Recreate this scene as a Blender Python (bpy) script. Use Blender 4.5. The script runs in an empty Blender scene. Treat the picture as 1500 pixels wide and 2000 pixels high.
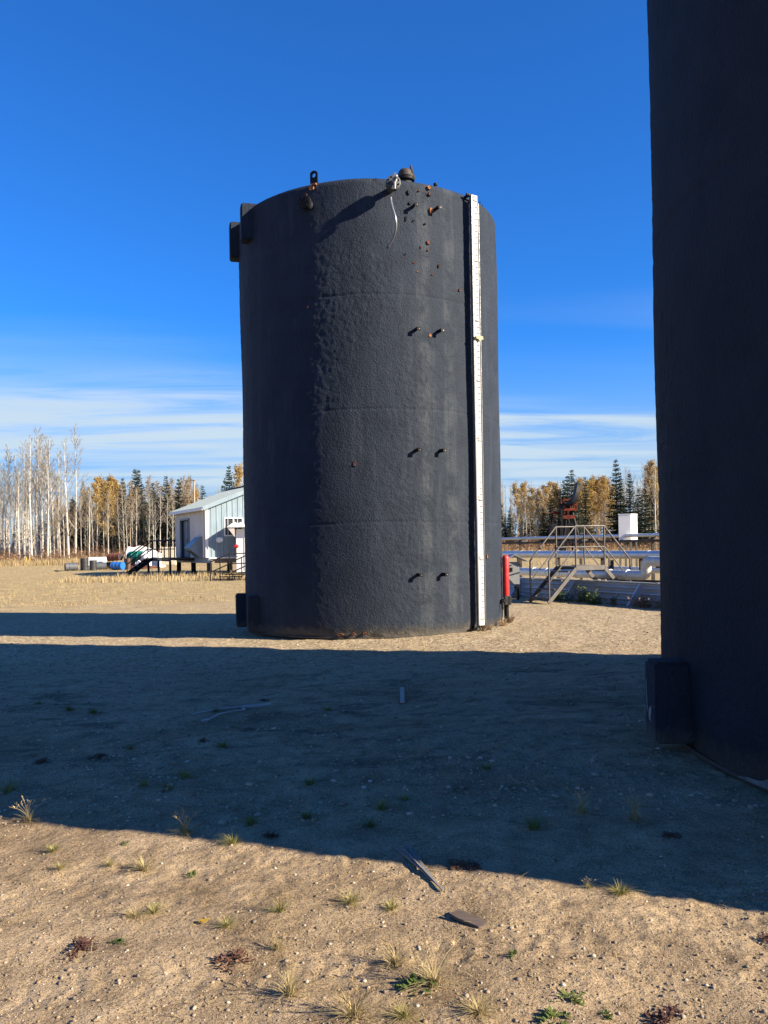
import bpy, bmesh, math, random
import numpy as np
from math import radians as R, sin, cos, pi, sqrt, tan, atan2
from mathutils import Vector, Matrix, Quaternion

# ------------------------------------------------------------------ camera, sky, sun, exposure
scn = bpy.context.scene
COL = scn.collection
F_PX, HOR, ROLL, EYE = 1620.0, 1065.0, 0.0175, 1.5      # photo pixels, horizon row, roll, eye height
cd = bpy.data.cameras.new('camera')
cam = bpy.data.objects.new('camera', cd); COL.objects.link(cam)
cd.sensor_fit = 'AUTO'; cd.sensor_width = 36.0
cd.lens = F_PX / 2000.0 * 36.0
cd.shift_y = (HOR - 1000.0) / 2000.0
cd.clip_start = 0.05; cd.clip_end = 3000
c_, s_ = cos(ROLL), sin(ROLL)
cam.matrix_world = Matrix(((c_, s_, 0, 0), (0, 0, -1, 0), (-s_, c_, 0, EYE), (0, 0, 0, 1)))
scn.camera = cam

SUN_EL = 26.0
SH = Vector((-0.928, 0.371, 0)).normalized()               # the way shadows fall on the ground
to_sun = Vector((-SH.x * cos(R(SUN_EL)), -SH.y * cos(R(SUN_EL)), sin(R(SUN_EL))))
sd = bpy.data.lights.new('sun', 'SUN'); sd.energy = 5.0; sd.angle = R(0.53); sd.color = (1.0, 0.87, 0.68)
sun = bpy.data.objects.new('sun', sd); COL.objects.link(sun)
sun.rotation_euler = to_sun.to_track_quat('Z', 'Y').to_euler()
sun.location = to_sun * 60

world = bpy.data.worlds.new('World'); scn.world = world; world.use_nodes = True
wn, wl = world.node_tree.nodes, world.node_tree.links
wn.clear()
def N(nodes, t, **kw):
    n = nodes.new(t)
    for k, v in kw.items(): setattr(n, k, v)
    return n
sky = N(wn, 'ShaderNodeTexSky', sky_type='NISHITA')
sky.sun_disc = False; sky.sun_elevation = R(SUN_EL)
sky.sun_rotation = atan2(to_sun.x, to_sun.y)
sky.altitude = 600; sky.air_density = 1.0; sky.dust_density = 0.15; sky.ozone_density = 5.0
wo = N(wn, 'ShaderNodeOutputWorld'); bg = N(wn, 'ShaderNodeBackground')
bg.inputs['Strength'].default_value = 0.052
# thin cirrus: noise on a flat cloud layer high above, in the direction of view from the ground
tc = N(wn, 'ShaderNodeTexCoord'); sep = N(wn, 'ShaderNodeSeparateXYZ')
wl.new(tc.outputs['Generated'], sep.inputs[0])
def WM(op, a, b=None, c=None, clamp=False):
    m = N(wn, 'ShaderNodeMath', operation=op); m.use_clamp = clamp
    for i, v in enumerate((a, b, c)):
        if v is None: continue
        if isinstance(v, (int, float)): m.inputs[i].default_value = v
        else: wl.new(v, m.inputs[i])
    return m.outputs[0]
zz = WM('MAXIMUM', sep.outputs[2], 0.004)
den = WM('ADD', zz, 0.035)
px_ = WM('DIVIDE', sep.outputs[0], den); py_ = WM('DIVIDE', sep.outputs[1], den)
comb = N(wn, 'ShaderNodeCombineXYZ')
wl.new(WM('MULTIPLY_ADD', px_, 0.30, WM('MULTIPLY', py_, 0.05)), comb.inputs[0])
wl.new(WM('MULTIPLY_ADD', py_, 1.0, WM('MULTIPLY', px_, -0.14)), comb.inputs[1])
comb.inputs[2].default_value = 3.7
def wnoise(scale, detail, rough, dist, off):
    mp = N(wn, 'ShaderNodeMapping'); mp.inputs['Location'].default_value = off
    wl.new(comb.outputs[0], mp.inputs[0])
    n = N(wn, 'ShaderNodeTexNoise'); n.inputs['Scale'].default_value = scale
    n.inputs['Detail'].default_value = detail; n.inputs['Roughness'].default_value = rough
    n.inputs['Distortion'].default_value = dist
    wl.new(mp.outputs[0], n.inputs['Vector']); return n.outputs['Fac']
def wramp(v, a, b):
    m = N(wn, 'ShaderNodeMapRange', interpolation_type='SMOOTHSTEP')
    wl.new(v, m.inputs[0]); m.inputs[1].default_value = a; m.inputs[2].default_value = b
    return m.outputs[0]
n_big = wnoise(0.55, 3.0, 0.5, 0.3, (15.2, 6.1, 0))
n_fine = wnoise(1.5, 9.0, 0.62, 0.9, (0.3, 3.6, 0))
cover = WM('MULTIPLY', wramp(n_big, 0.34, 0.54), wramp(n_fine, 0.26, 0.58))
low = wramp(zz, 0.29, 0.15)                                 # the bank lies low all round the sky
veil = WM('MULTIPLY', wramp(zz, 0.25, 0.03), 0.92)
cl = WM('MULTIPLY', WM('MULTIPLY', cover, low), 0.95)
alpha = WM('MINIMUM', cl, 1.0, clamp=True)
mixw = N(wn, 'ShaderNodeMix', data_type='RGBA')
wl.new(alpha, mixw.inputs[0])
tint = N(wn, 'ShaderNodeMix', data_type='RGBA', blend_type='MULTIPLY'); tint.inputs[0].default_value = 1.0
wl.new(sky.outputs[0], tint.inputs[6]); tint.inputs[7].default_value = (0.27, 0.88, 1.55, 1)
hz_ = N(wn, 'ShaderNodeMix', data_type='RGBA'); wl.new(veil, hz_.inputs[0])
wl.new(tint.outputs[2], hz_.inputs[6]); hz_.inputs[7].default_value = (2.35, 3.75, 5.5, 1)
wl.new(hz_.outputs[2], mixw.inputs[6]); mixw.inputs[7].default_value = (4.2, 5.2, 6.1, 1)
wl.new(mixw.outputs[2], bg.inputs['Color']); wl.new(bg.outputs[0], wo.inputs[0])

vs = scn.view_settings
vs.view_transform = 'Standard'; vs.look = 'None'; vs.gamma = 1.0; vs.use_curve_mapping = False
vs.exposure = 1.48
try:
    scn.cycles.use_denoising = True
    scn.cycles.max_bounces = 6
except Exception: pass

# ------------------------------------------------------------------ helpers
def px(x, y, Y):
    """a photo pixel at distance Y -> world point (used to take measurements off the photograph)"""
    cx, cy = (x - 750) / F_PX, (HOR - y) / F_PX
    return Vector(((cx * c_ + cy * s_) * Y, Y, EYE + (-cx * s_ + cy * c_) * Y))

_tab = {}
def vnoise(x, y, seed=0):
    if seed not in _tab: _tab[seed] = np.random.RandomState(seed + 11).rand(256, 256)
    t = _tab[seed]
    x = np.asarray(x, float); y = np.asarray(y, float)
    xi = np.floor(x).astype(int); yi = np.floor(y).astype(int)
    fx = x - xi; fy = y - yi
    fx = fx * fx * (3 - 2 * fx); fy = fy * fy * (3 - 2 * fy)
    a = t[xi & 255, yi & 255]; b = t[(xi + 1) & 255, yi & 255]
    c = t[xi & 255, (yi + 1) & 255]; d = t[(xi + 1) & 255, (yi + 1) & 255]
    return (a * (1 - fx) + b * fx) * (1 - fy) + (c * (1 - fx) + d * fx) * fy - 0.5
def sstep(a, b, v):
    t = np.clip((np.asarray(v, float) - a) / (b - a), 0, 1); return t * t * (3 - 2 * t)
def gbase(x, y):
    x = np.asarray(x, float); y = np.asarray(y, float)
    tilt = 0.018 * 14 * np.tanh(x / 14) * (1 - sstep(19, 38, y))
    return tilt + 0.05 * vnoise(x / 6.0, y / 6.0, 1) * (1 - 0.6 * sstep(0, 40, y)) + 0.35 * vnoise(x / 45, y / 45, 2) * sstep(50, 110, y)
def gz(x, y): return float(gbase(x, y))
def ground_at(x, y):
    """ground point seen at a photo pixel"""
    d = px(x, y, 1.0) - Vector((0, 0, EYE)); Y = EYE / max(1e-4, -d.z)
    for _ in range(12):
        p = d * Y; Y = (EYE - gz(p.x, p.y)) / max(1e-4, -d.z)
    p = d * Y; return Vector((p.x, p.y, gz(p.x, p.y)))

class MB:
    def __init__(s): s.v = []; s.f = []
    def add(s, vs, fs):
        o = len(s.v); s.v += [tuple(v) for v in vs]; s.f += [tuple(i + o for i in f) for f in fs]; return s
    def box(s, c, size, rz=0, M=None):
        hx, hy, hz = size[0] / 2, size[1] / 2, size[2] / 2
        vs = [Vector((x, y, z)) for x in (-hx, hx) for y in (-hy, hy) for z in (-hz, hz)]
        Mx = M if M is not None else Matrix.Rotation(rz, 3, 'Z')
        c = Vector(c)
        return s.add([c + Mx @ v for v in vs], [(0, 1, 3, 2), (4, 6, 7, 5), (0, 4, 5, 1), (2, 3, 7, 6), (0, 2, 6, 4), (1, 5, 7, 3)])
    def bar(s, p0, p1, w, h, up=(0, 0, 1)):
        p0, p1 = Vector(p0), Vector(p1); d = (p1 - p0); L = d.length; d.normalize()
        u = Vector(up)
        if abs(d.dot(u)) > 0.98: u = Vector((0, 1, 0))
        sx = d.cross(u).normalized(); uz = sx.cross(d).normalized()
        M = Matrix((d, sx, uz)).transposed()
        return s.box((p0 + p1) / 2, (L, w, h), M=M)
    def tube(s, path, rad, n=8, cap=True):
        path = [Vector(p) for p in path]
        if isinstance(rad, (int, float)): rad = [rad] * len(path)
        vs = []; fs = []
        t0 = (path[1] - path[0]).normalized()
        a = Vector((0, 0, 1)) if abs(t0.z) < 0.9 else Vector((1, 0, 0))
        nx = t0.cross(a).normalized()
        for i, p in enumerate(path):
            if i == 0: t = t0
            elif i == len(path) - 1: t = (path[i] - path[i - 1]).normalized()
            else: t = (path[i + 1] - path[i - 1]).normalized()
            nx = (nx - t * nx.dot(t)); nx = nx.normalized() if nx.length > 1e-6 else t.orthogonal().normalized()
            ny = t.cross(nx)
            for k in range(n):
                an = 2 * pi * k / n
                vs.append(p + (nx * cos(an) + ny * sin(an)) * rad[i])
        for i in range(len(path) - 1):
            for k in range(n):
                k2 = (k + 1) % n
                fs.append((i * n + k, i * n + k2, (i + 1) * n + k2, (i + 1) * n + k))
        if cap:
            fs.append(tuple(range(n - 1, -1, -1))); fs.append(tuple((len(path) - 1) * n + k for k in range(n)))
        return s.add(vs, fs)
    def lathe(s, prof, base, axis=(0, 0, 1), n=20):
        ax = Vector(axis).normalized(); base = Vector(base)
        path = [base + ax * h for r, h in prof]; x = ax.orthogonal().normalized(); y = ax.cross(x)
        vs = []; fs = []
        for (r, h) in prof:
            for k in range(n):
                an = 2 * pi * k / n; vs.append(base + ax * h + (x * cos(an) + y * sin(an)) * max(r, 1e-4))
        for i in range(len(prof) - 1):
            for k in range(n):
                k2 = (k + 1) % n; fs.append((i * n + k, i * n + k2, (i + 1) * n + k2, (i + 1) * n + k))
        fs.append(tuple(range(n - 1, -1, -1))); fs.append(tuple((len(prof) - 1) * n + k for k in range(n)))
        return s.add(vs, fs)
    def prism(s, pts, ext):
        """closed polygon pts (world points) extruded by vector ext"""
        n = len(pts); e = Vector(ext); pts = [Vector(p) for p in pts]
        return s.add(pts + [p + e for p in pts], [tuple(range(n - 1, -1, -1)), tuple(range(n, 2 * n))] + [(i, (i + 1) % n, n + (i + 1) % n, n + i) for i in range(n)])
    def build(s, name, mat, parent=None, smooth=True, bevel=0, local=False):
        me = bpy.data.meshes.new(name)
        vs = s.v
        if parent is not None and not local:
            l = Vector((0, 0, 0)); q = parent
            while q is not None: l += q.location; q = q.parent
            vs = [(v[0] - l[0], v[1] - l[1], v[2] - l[2]) for v in vs]
        me.from_pydata(vs, [], s.f); me.validate()
        bm = bmesh.new(); bm.from_mesh(me); bmesh.ops.recalc_face_normals(bm, faces=bm.faces)
        if bevel:
            bmesh.ops.bevel(bm, geom=[e for e in bm.edges if e.is_manifold and e.calc_face_angle(0) > 0.6], offset=bevel, segments=2, affect='EDGES', clamp_overlap=True)
        bm.to_mesh(me); bm.free()
        if smooth:
            me.shade_smooth(); me.set_sharp_from_angle(angle=R(38))
        me.materials.append(mat)
        o = bpy.data.objects.new(name, me); COL.objects.link(o)
        if parent is not None: o.parent = parent
        return o
def np_obj(name, verts, faces, mat, parent=None, smooth=True):
    me = bpy.data.meshes.new(name)
    verts = np.asarray(verts, np.float32); faces = np.asarray(faces, np.int32)
    k = faces.shape[1]
    me.vertices.add(len(verts)); me.vertices.foreach_set('co', verts.ravel())
    me.loops.add(faces.size); me.loops.foreach_set('vertex_index', faces.ravel())
    me.polygons.add(len(faces)); me.polygons.foreach_set('loop_start', np.arange(0, faces.size, k, dtype=np.int32))
    me.update(calc_edges=True); me.validate()
    if smooth: me.shade_smooth()
    me.materials.append(mat)
    o = bpy.data.objects.new(name, me); COL.objects.link(o)
    if parent is not None: o.parent = parent
    return o
def tag(o, label=None, cat=None, group=None, kind=None):
    if label: o['label'] = label
    if cat: o['category'] = cat
    if group: o['group'] = group
    if kind: o['kind'] = kind
    return o
def thing(name, loc, label, cat, group=None):
    o = bpy.data.objects.new(name, None); COL.objects.link(o); o.location = loc; o.empty_display_size = 0.2
    return tag(o, label, cat, group)
def copy_tree(o, parent=None):
    c = o.copy(); COL.objects.link(c); c.parent = parent
    for ch in o.children: copy_tree(ch, c)
    return c

# ------------------------------------------------------------------ materials
def ramp(nt, fac, stops):
    r = N(nt.nodes, 'ShaderNodeValToRGB')
    el = r.color_ramp.elements
    while len(el) < len(stops): el.new(0.5)
    for e, (p, c) in zip(el, stops): e.position = p; e.color = tuple(c) + (1,) if len(c) == 3 else c
    nt.links.new(fac, r.inputs[0]); return r.outputs[0]
def noise(nt, vec, scale, detail=4, rough=0.55, dist=0.0):
    n = N(nt.nodes, 'ShaderNodeTexNoise'); n.inputs['Scale'].default_value = scale
    n.inputs['Detail'].default_value = detail; n.inputs['Roughness'].default_value = rough; n.inputs['Distortion'].default_value = dist
    nt.links.new(vec, n.inputs['Vector']); return n.outputs['Fac']
def mapping(nt, vec, sc=(1, 1, 1), loc=(0, 0, 0)):
    m = N(nt.nodes, 'ShaderNodeMapping'); m.inputs['Scale'].default_value = sc; m.inputs['Location'].default_value = loc
    nt.links.new(vec, m.inputs[0]); return m.outputs[0]
def mixc(nt, fac, a, b, mode='MIX'):
    m = N(nt.nodes, 'ShaderNodeMix', data_type='RGBA', blend_type=mode)
    for i, v in ((0, fac), (6, a), (7, b)):
        if isinstance(v, (int, float)): m.inputs[i].default_value = v
        elif isinstance(v, tuple): m.inputs[i].default_value = v if len(v) == 4 else v + (1,)
        else: nt.links.new(v, m.inputs[i])
    return m.outputs[2]
def math_(nt, op, a, b=None, clamp=False):
    m = N(nt.nodes, 'ShaderNodeMath', operation=op); m.use_clamp = clamp
    for i, v in enumerate((a, b)):
        if v is None: continue
        if isinstance(v, (int, float)): m.inputs[i].default_value = v
        else: nt.links.new(v, m.inputs[i])
    return m.outputs[0]
def mrange(nt, v, a, b, c=0.0, d=1.0):
    m = N(nt.nodes, 'ShaderNodeMapRange', interpolation_type='SMOOTHSTEP')
    nt.links.new(v, m.inputs[0])
    for i, q in enumerate((a, b, c, d)): m.inputs[i + 1].default_value = q
    return m.outputs[0]
def bump(nt, h, strength, dist, prev=None):
    b = N(nt.nodes, 'ShaderNodeBump'); b.inputs['Strength'].default_value = strength; b.inputs['Distance'].default_value = dist
    nt.links.new(h, b.inputs['Height'])
    if prev is not None: nt.links.new(prev, b.inputs['Normal'])
    return b.outputs[0]
def newmat(name):
    m = bpy.data.materials.new(name); m.use_nodes = True; nt = m.node_tree
    b = nt.nodes['Principled BSDF']; t = N(nt.nodes, 'ShaderNodeTexCoord')
    return m, nt, b, t
def simple(name, c1, c2=None, scale=6.0, rough=0.6, metal=0.0, bmp=0.0, bscale=40.0, bdist=0.004, stretch=(1, 1, 1), rust=None, rust_amt=0.55, spec=0.5, world=False):
    """two-tone mottled paint, metal, wood or plastic with optional rust and fine relief"""
    m, nt, b, t = newmat(name)
    vec = t.outputs['Object']
    if world:
        g = N(nt.nodes, 'ShaderNodeNewGeometry'); vec = g.outputs['Position']
    v = mapping(nt, vec, stretch)
    c2 = c2 or tuple(x * 0.75 for x in c1)
    col = ramp(nt, noise(nt, v, scale, 6, 0.6, 0.2), [(0.3, c1), (0.7, c2)])
    rv = rough
    if rust:
        f = mrange(nt, noise(nt, v, scale * 0.7, 8, 0.68, 0.4), rust_amt, rust_amt + 0.08)
        col = mixc(nt, f, col, rust)
    nt.links.new(col, b.inputs['Base Color'])
    rr = mrange(nt, noise(nt, v, scale * 2.3, 4), 0.3, 0.7, max(0.05, rough - 0.1), min(1, rough + 0.1))
    nt.links.new(rr, b.inputs['Roughness'])
    b.inputs['Metallic'].default_value = metal
    b.inputs['Specular IOR Level'].default_value = spec
    if bmp:
        nt.links.new(bump(nt, noise(nt, v, bscale, 5, 0.6), bmp, bdist), b.inputs['Normal'])
    return m
def per_object(name, cols, rough=0.8, trans=0.0, vscale=1.5, spec=0.2):
    """leaf and blade colours that vary from one plant to the next and across the plant"""
    m, nt, b, t = newmat(name)
    oi = N(nt.nodes, 'ShaderNodeObjectInfo')
    f = math_(nt, 'ADD', math_(nt, 'MULTIPLY', oi.outputs['Random'], 0.45), math_(nt, 'MULTIPLY', noise(nt, t.outputs['Object'], vscale, 4, 0.7), 0.75))
    n = len(cols)
    col = ramp(nt, f, [(0.15 + 0.75 * i / max(1, n - 1), c) for i, c in enumerate(cols)])
    nt.links.new(col, b.inputs['Base Color']); b.inputs['Roughness'].default_value = rough
    b.inputs['Specular IOR Level'].default_value = spec
    if trans:
        tr = N(nt.nodes, 'ShaderNodeBsdfTranslucent'); nt.links.new(col, tr.inputs['Color'])
        mx = N(nt.nodes, 'ShaderNodeMixShader'); mx.inputs[0].default_value = trans
        nt.links.new(b.outputs[0], mx.inputs[1]); nt.links.new(tr.outputs[0], mx.inputs[2])
        nt.links.new(mx.outputs[0], nt.nodes['Material Output'].inputs['Surface'])
    return m

# ground: packed clay and gravel near, straw coloured turf beyond
def ground_mat():
    m, nt, b, t = newmat('ground_soil')
    g = N(nt.nodes, 'ShaderNodeNewGeometry'); P = g.outputs['Position']
    sp = N(nt.nodes, 'ShaderNodeSeparateXYZ'); nt.links.new(P, sp.inputs[0])
    n1 = noise(nt, P, 0.55, 6, 0.6, 0.3); n2 = noise(nt, P, 4.5, 8, 0.65, 0.4); n3 = noise(nt, P, 55, 5, 0.7)
    soil = ramp(nt, n2, [(0.30, (0.20, 0.145, 0.088)), (0.45, (0.35, 0.258, 0.158)), (0.62, (0.46, 0.345, 0.215)), (0.8, (0.53, 0.41, 0.265))])
    soil = mixc(nt, mrange(nt, n1, 0.42, 0.64), soil, mixc(nt, 1.0, soil, (0.74, 0.71, 0.66), 'MULTIPLY'))
    soil = mixc(nt, mrange(nt, n3, 0.56, 0.74, 0, 0.55), soil, (0.42, 0.35, 0.25))
    soil = mixc(nt, mrange(nt, n3, 0.45, 0.32, 0, 0.75), soil, (0.085, 0.058, 0.04))
    n5 = noise(nt, P, 120, 3, 0.75)
    soil = mixc(nt, mrange(nt, n5, 0.50, 0.38, 0, 0.9), soil, mixc(nt, 1.0, soil, (0.36, 0.33, 0.29), 'MULTIPLY'))
    soil = mixc(nt, mrange(nt, n5, 0.60, 0.72, 0, 0.7), soil, (0.50, 0.42, 0.29))
    n4 = noise(nt, mapping(nt, P, (0.8, 1.6, 1)), 1.7, 9, 0.72, 0.6)      # trampled moss and old tracks
    mossy = math_(nt, 'MULTIPLY', mrange(nt, n4, 0.50, 0.66), mrange(nt, sp.outputs[1], 4.2, 6.5))
    soil = mixc(nt, math_(nt, 'MULTIPLY', mossy, 0.85), soil, (0.075, 0.064, 0.040))
    # gravelly yard in the middle distance
    vor = N(nt.nodes, 'ShaderNodeTexVoronoi'); vor.inputs['Scale'].default_value = 26; nt.links.new(P, vor.inputs['Vector'])
    hs = N(nt.nodes, 'ShaderNodeSeparateColor'); nt.links.new(vor.outputs['Color'], hs.inputs[0])
    grav = ramp(nt, hs.outputs[0], [(0.0, (0.17, 0.125, 0.075)), (0.5, (0.36, 0.28, 0.17)), (1.0, (0.54, 0.45, 0.30))])
    grav = mixc(nt, mrange(nt, n2, 0.5, 0.66, 0, 0.5), grav, (0.22, 0.165, 0.09))
    col = mixc(nt, math_(nt, 'MULTIPLY', mrange(nt, sp.outputs[1], 7.5, 13.5), 0.85), soil, grav)
    # straw turf
    straw = ramp(nt, noise(nt, mapping(nt, P, (0.5, 1.3, 1)), 3.2, 9, 0.7, 0.3), [(0.28, (0.15, 0.105, 0.05)), (0.5, (0.33, 0.25, 0.125)), (0.72, (0.47, 0.37, 0.20))])
    col = mixc(nt, mrange(nt, math_(nt, 'ADD', sp.outputs[1], math_(nt, 'MULTIPLY', n1, 10)), 20, 34), col, straw)
    nt.links.new(col, b.inputs['Base Color']); b.inputs['Roughness'].default_value = 0.95
    b.inputs['Specular IOR Level'].default_value = 0.15
    h0 = bump(nt, noise(nt, P, 150, 4, 0.7), 0.6, 0.004); h1 = bump(nt, n3, 0.9, 0.010, h0); h2 = bump(nt, noise(nt, P, 19, 6, 0.75), 0.7, 0.024, h1)
    h3 = bump(nt, vor.outputs['Distance'], 0.35, 0.015, h2)
    nt.links.new(h3, b.inputs['Normal'])
    return m
M_ground = ground_mat()

# sprayed black foam coating of the tanks
def foam_mat(name, seed):
    m, nt, b, t = newmat(name)
    P = mapping(nt, t.outputs['Object'], (1, 1, 1), (seed, seed * 0.7, 0))
    sp = N(nt.nodes, 'ShaderNodeSeparateXYZ'); nt.links.new(t.outputs['Object'], sp.inputs[0])
    st = noise(nt, mapping(nt, P, (1, 1, 0.09)), 5.0, 7, 0.62, 0.25)
    st2 = noise(nt, mapping(nt, P, (1, 1, 0.05)), 15.0, 5, 0.65, 0.2)
    mo = noise(nt, P, 2.2, 7, 0.66, 0.3)
    col = ramp(nt, mo, [(0.3, (0.024, 0.029, 0.039)), (0.55, (0.033, 0.040, 0.053)), (0.78, (0.043, 0.050, 0.063))])
    col = mixc(nt, mrange(nt, st, 0.52, 0.74, 0, 0.55 if seed == 0.0 else 0.25), col, (0.066, 0.074, 0.085))
    col = mixc(nt, math_(nt, 'MULTIPLY', mrange(nt, st2, 0.60, 0.74, 0, 0.8 if seed == 0.0 else 0.2), mrange(nt, mo, 0.44, 0.64), True), col, (0.082, 0.086, 0.084))
    if seed == 0.0:      # pale run-off stains below the ladder clips
        front = mrange(nt, sp.outputs[1], -0.6, -1.2)
        for cx_ in (0.93, 1.36):
            dx = math_(nt, 'ABSOLUTE', math_(nt, 'SUBTRACT', sp.outputs[0], cx_))
            wv = math_(nt, 'ADD', dx, math_(nt, 'MULTIPLY', math_(nt, 'SUBTRACT', st2, 0.5), 0.5))
            run = math_(nt, 'MULTIPLY', math_(nt, 'MULTIPLY', mrange(nt, wv, 0.15, 0.02), front), mrange(nt, mo, 0.36, 0.60), True)
            col = mixc(nt, math_(nt, 'MULTIPLY', run, 0.55), col, (0.092, 0.098, 0.098))
    # mud splashed up from the yard
    hz = math_(nt, 'ADD', sp.outputs[2], math_(nt, 'MULTIPLY', noise(nt, P, 7, 6, 0.7), -0.38))
    mud = mrange(nt, hz, 0.03, -0.20, 0, 0.8)
    col = mixc(nt, mud, col, (0.15, 0.125, 0.085))
    col = mixc(nt, 1.0, col, (0.64, 0.66, 0.74) if seed == 0.0 else (0.42, 0.42, 0.46), 'MULTIPLY')  # large tank: same coat in a darker copy, shade put into the colour
    if seed != 0.0: col = mixc(nt, mrange(nt, noise(nt, P, 26, 4, 0.7), 0.66, 0.72, 0, 0.6), col, (0.06, 0.034, 0.02))
    nt.links.new(col, b.inputs['Base Color']); b.inputs['Roughness'].default_value = 0.76
    b.inputs['Specular IOR Level'].default_value = 0.2; b.inputs['Specular Tint'].default_value = (0.75, 0.92, 1.0, 1)
    f1 = bump(nt, noise(nt, P, 34, 3, 0.6), 0.9, 0.016); f2 = bump(nt, noise(nt, P, 80, 3, 0.6), 0.6, 0.005, f1)
    nt.links.new(f2, b.inputs['Normal'])
    return m
M_foam1 = foam_mat('black_foam_coating', 0.0); M_foam_shaded = foam_mat('black_foam_coating_shaded', 9.3)
M_black = simple('black_painted_steel', (0.007, 0.007, 0.008), (0.013, 0.012, 0.012), 14, 0.6, bmp=0.2, spec=0.15)
M_blackrust = simple('dark_rusty_steel', (0.03, 0.026, 0.024), (0.055, 0.04, 0.03), 9, 0.75, bmp=0.3, rust=(0.12, 0.055, 0.028), rust_amt=0.55)
M_orange = simple('exposed_orange_foam', (0.33, 0.14, 0.04), (0.15, 0.05, 0.018), 30, 0.9, bmp=0.6, bscale=90)
M_rustfoam = simple('weathered_rust_foam', (0.15, 0.043, 0.018), (0.06, 0.02, 0.011), 30, 0.9, bmp=0.6, bscale=90)
M_pit = simple('broken_coating_pit', (0.008, 0.008, 0.008), (0.02, 0.018, 0.016), 30, 0.9)
M_board = simple('white_gauge_board', (0.60, 0.60, 0.58), (0.50, 0.50, 0.48), 5, 0.6, spec=0.2)
M_mark = simple('black_print', (0.06, 0.06, 0.065), (0.10, 0.10, 0.105), 5, 0.8, spec=0.05)
M_galv = simple('galvanised_steel', (0.26, 0.265, 0.27), (0.18, 0.185, 0.19), 9, 0.5, metal=0.6, bmp=0.05)
M_tan = simple('tan_weathered_pointer', (0.55, 0.40, 0.22), (0.42, 0.29, 0.15), 20, 0.7)
M_grease = simple('grey_flange_paint', (0.085, 0.087, 0.09), (0.05, 0.05, 0.052), 18, 0.55, metal=0.3, bmp=0.1)
M_red = simple('red_plastic_sleeve', (0.62, 0.03, 0.03), (0.48, 0.022, 0.025), 6, 0.42)
M_flake2 = simple('scuffed_white_paint', (0.36, 0.35, 0.33), (0.16, 0.16, 0.16), 60, 0.8)
M_flake = simple('flaked_grey_primer', (0.16, 0.165, 0.16), (0.07, 0.07, 0.068), 12, 0.85, bmp=0.4)
M_alu = simple('aluminium_cladding', (0.66, 0.65, 0.63), (0.55, 0.54, 0.53), 5, 0.42, metal=0.5, bmp=0.15, bscale=9, bdist=0.01)
M_aluw = simple('dull_aluminium_cladding', (0.62, 0.62, 0.60), (0.50, 0.50, 0.49), 6, 0.5, metal=0.25, bmp=0.2, bscale=10, bdist=0.012)
M_steel = simple('weathered_grey_steel', (0.12, 0.11, 0.10), (0.075, 0.066, 0.06), 10, 0.6, metal=0.3, rust=(0.10, 0.06, 0.04), rust_amt=0.58)
M_corr = simple('corrugated_blue_grey_steel', (0.50, 0.54, 0.58), (0.40, 0.43, 0.47), 3, 0.45, metal=0.2, bmp=0.05, stretch=(1, 1, 2))
M_box = simple('grey_cabinet_paint', (0.27, 0.28, 0.28), (0.22, 0.23, 0.23), 5, 0.5)
M_white = simple('white_enamel', (0.80, 0.80, 0.79), (0.70, 0.70, 0.69), 3, 0.45)
M_clad = simple('pale_blue_steel_siding', (0.195, 0.26, 0.30), (0.165, 0.22, 0.26), 2.5, 0.4, stretch=(1, 1, 0.3))
M_cladw = simple('off_white_steel_siding', (0.62, 0.56, 0.50), (0.52, 0.47, 0.42), 2.0, 0.5, stretch=(1, 1, 0.3))
M_roof = simple('grey_blue_roof_sheet', (0.17, 0.21, 0.235), (0.14, 0.18, 0.20), 3, 0.5)
M_trim = simple('white_trim', (0.76, 0.76, 0.74), (0.66, 0.66, 0.64), 4, 0.5)
M_dark = simple('dark_interior', (0.030, 0.035, 0.045), (0.018, 0.02, 0.026), 3, 0.8)
M_door = simple('grey_blue_door', (0.16, 0.19, 0.23), (0.12, 0.15, 0.18), 3, 0.5)
M_wood = simple('weathered_beam_wood', (0.20, 0.15, 0.11), (0.12, 0.09, 0.065), 4, 0.85, bmp=0.3, stretch=(1, 1, 6))
M_greywood = simple('silver_grey_wood', (0.26, 0.235, 0.21), (0.15, 0.13, 0.115), 9, 0.85, bmp=0.5, bscale=30, stretch=(0.4, 6, 6))
M_darkwood = simple('brown_bark_wood', (0.115, 0.085, 0.066), (0.065, 0.048, 0.038), 9, 0.9, bmp=0.7, bscale=40, stretch=(1, 5, 5))
def glass_mat():
    m, nt, b, t = newmat('dark_window_glass')
    b.inputs['Base Color'].default_value = (0.03, 0.032, 0.035, 1); b.inputs['Roughness'].default_value = 0.06
    nt.links.new(bump(nt, noise(nt, t.outputs['Object'], 2.0, 2), 0.04, 0.05), b.inputs['Normal']); return m
M_glass = glass_mat()
M_aspbark = None
def bark_mat(name, c1, c2, scarc):
    m, nt, b, t = newmat(name)
    v = mapping(nt, t.outputs['Object'], (1, 1, 0.8))
    oi = N(nt.nodes, 'ShaderNodeObjectInfo')
    base = mixc(nt, oi.outputs['Random'], c1, c2)
    sc = noise(nt, mapping(nt, t.outputs['Object'], (1.2, 1.2, 5)), 2.2, 6, 0.7, 0.5)
    col = mixc(nt, mrange(nt, sc, 0.57, 0.66), base, scarc)
    nt.links.new(col, b.inputs['Base Color']); b.inputs['Roughness'].default_value = 0.85
    b.inputs['Specular IOR Level'].default_value = 0.2
    return m
M_aspbark = bark_mat('white_aspen_bark', (0.56, 0.53, 0.48), (0.34, 0.31, 0.27), (0.06, 0.052, 0.047))
M_aspbark2 = bark_mat('tan_aspen_bark', (0.34, 0.27, 0.20), (0.21, 0.165, 0.125), (0.06, 0.048, 0.04))
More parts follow.
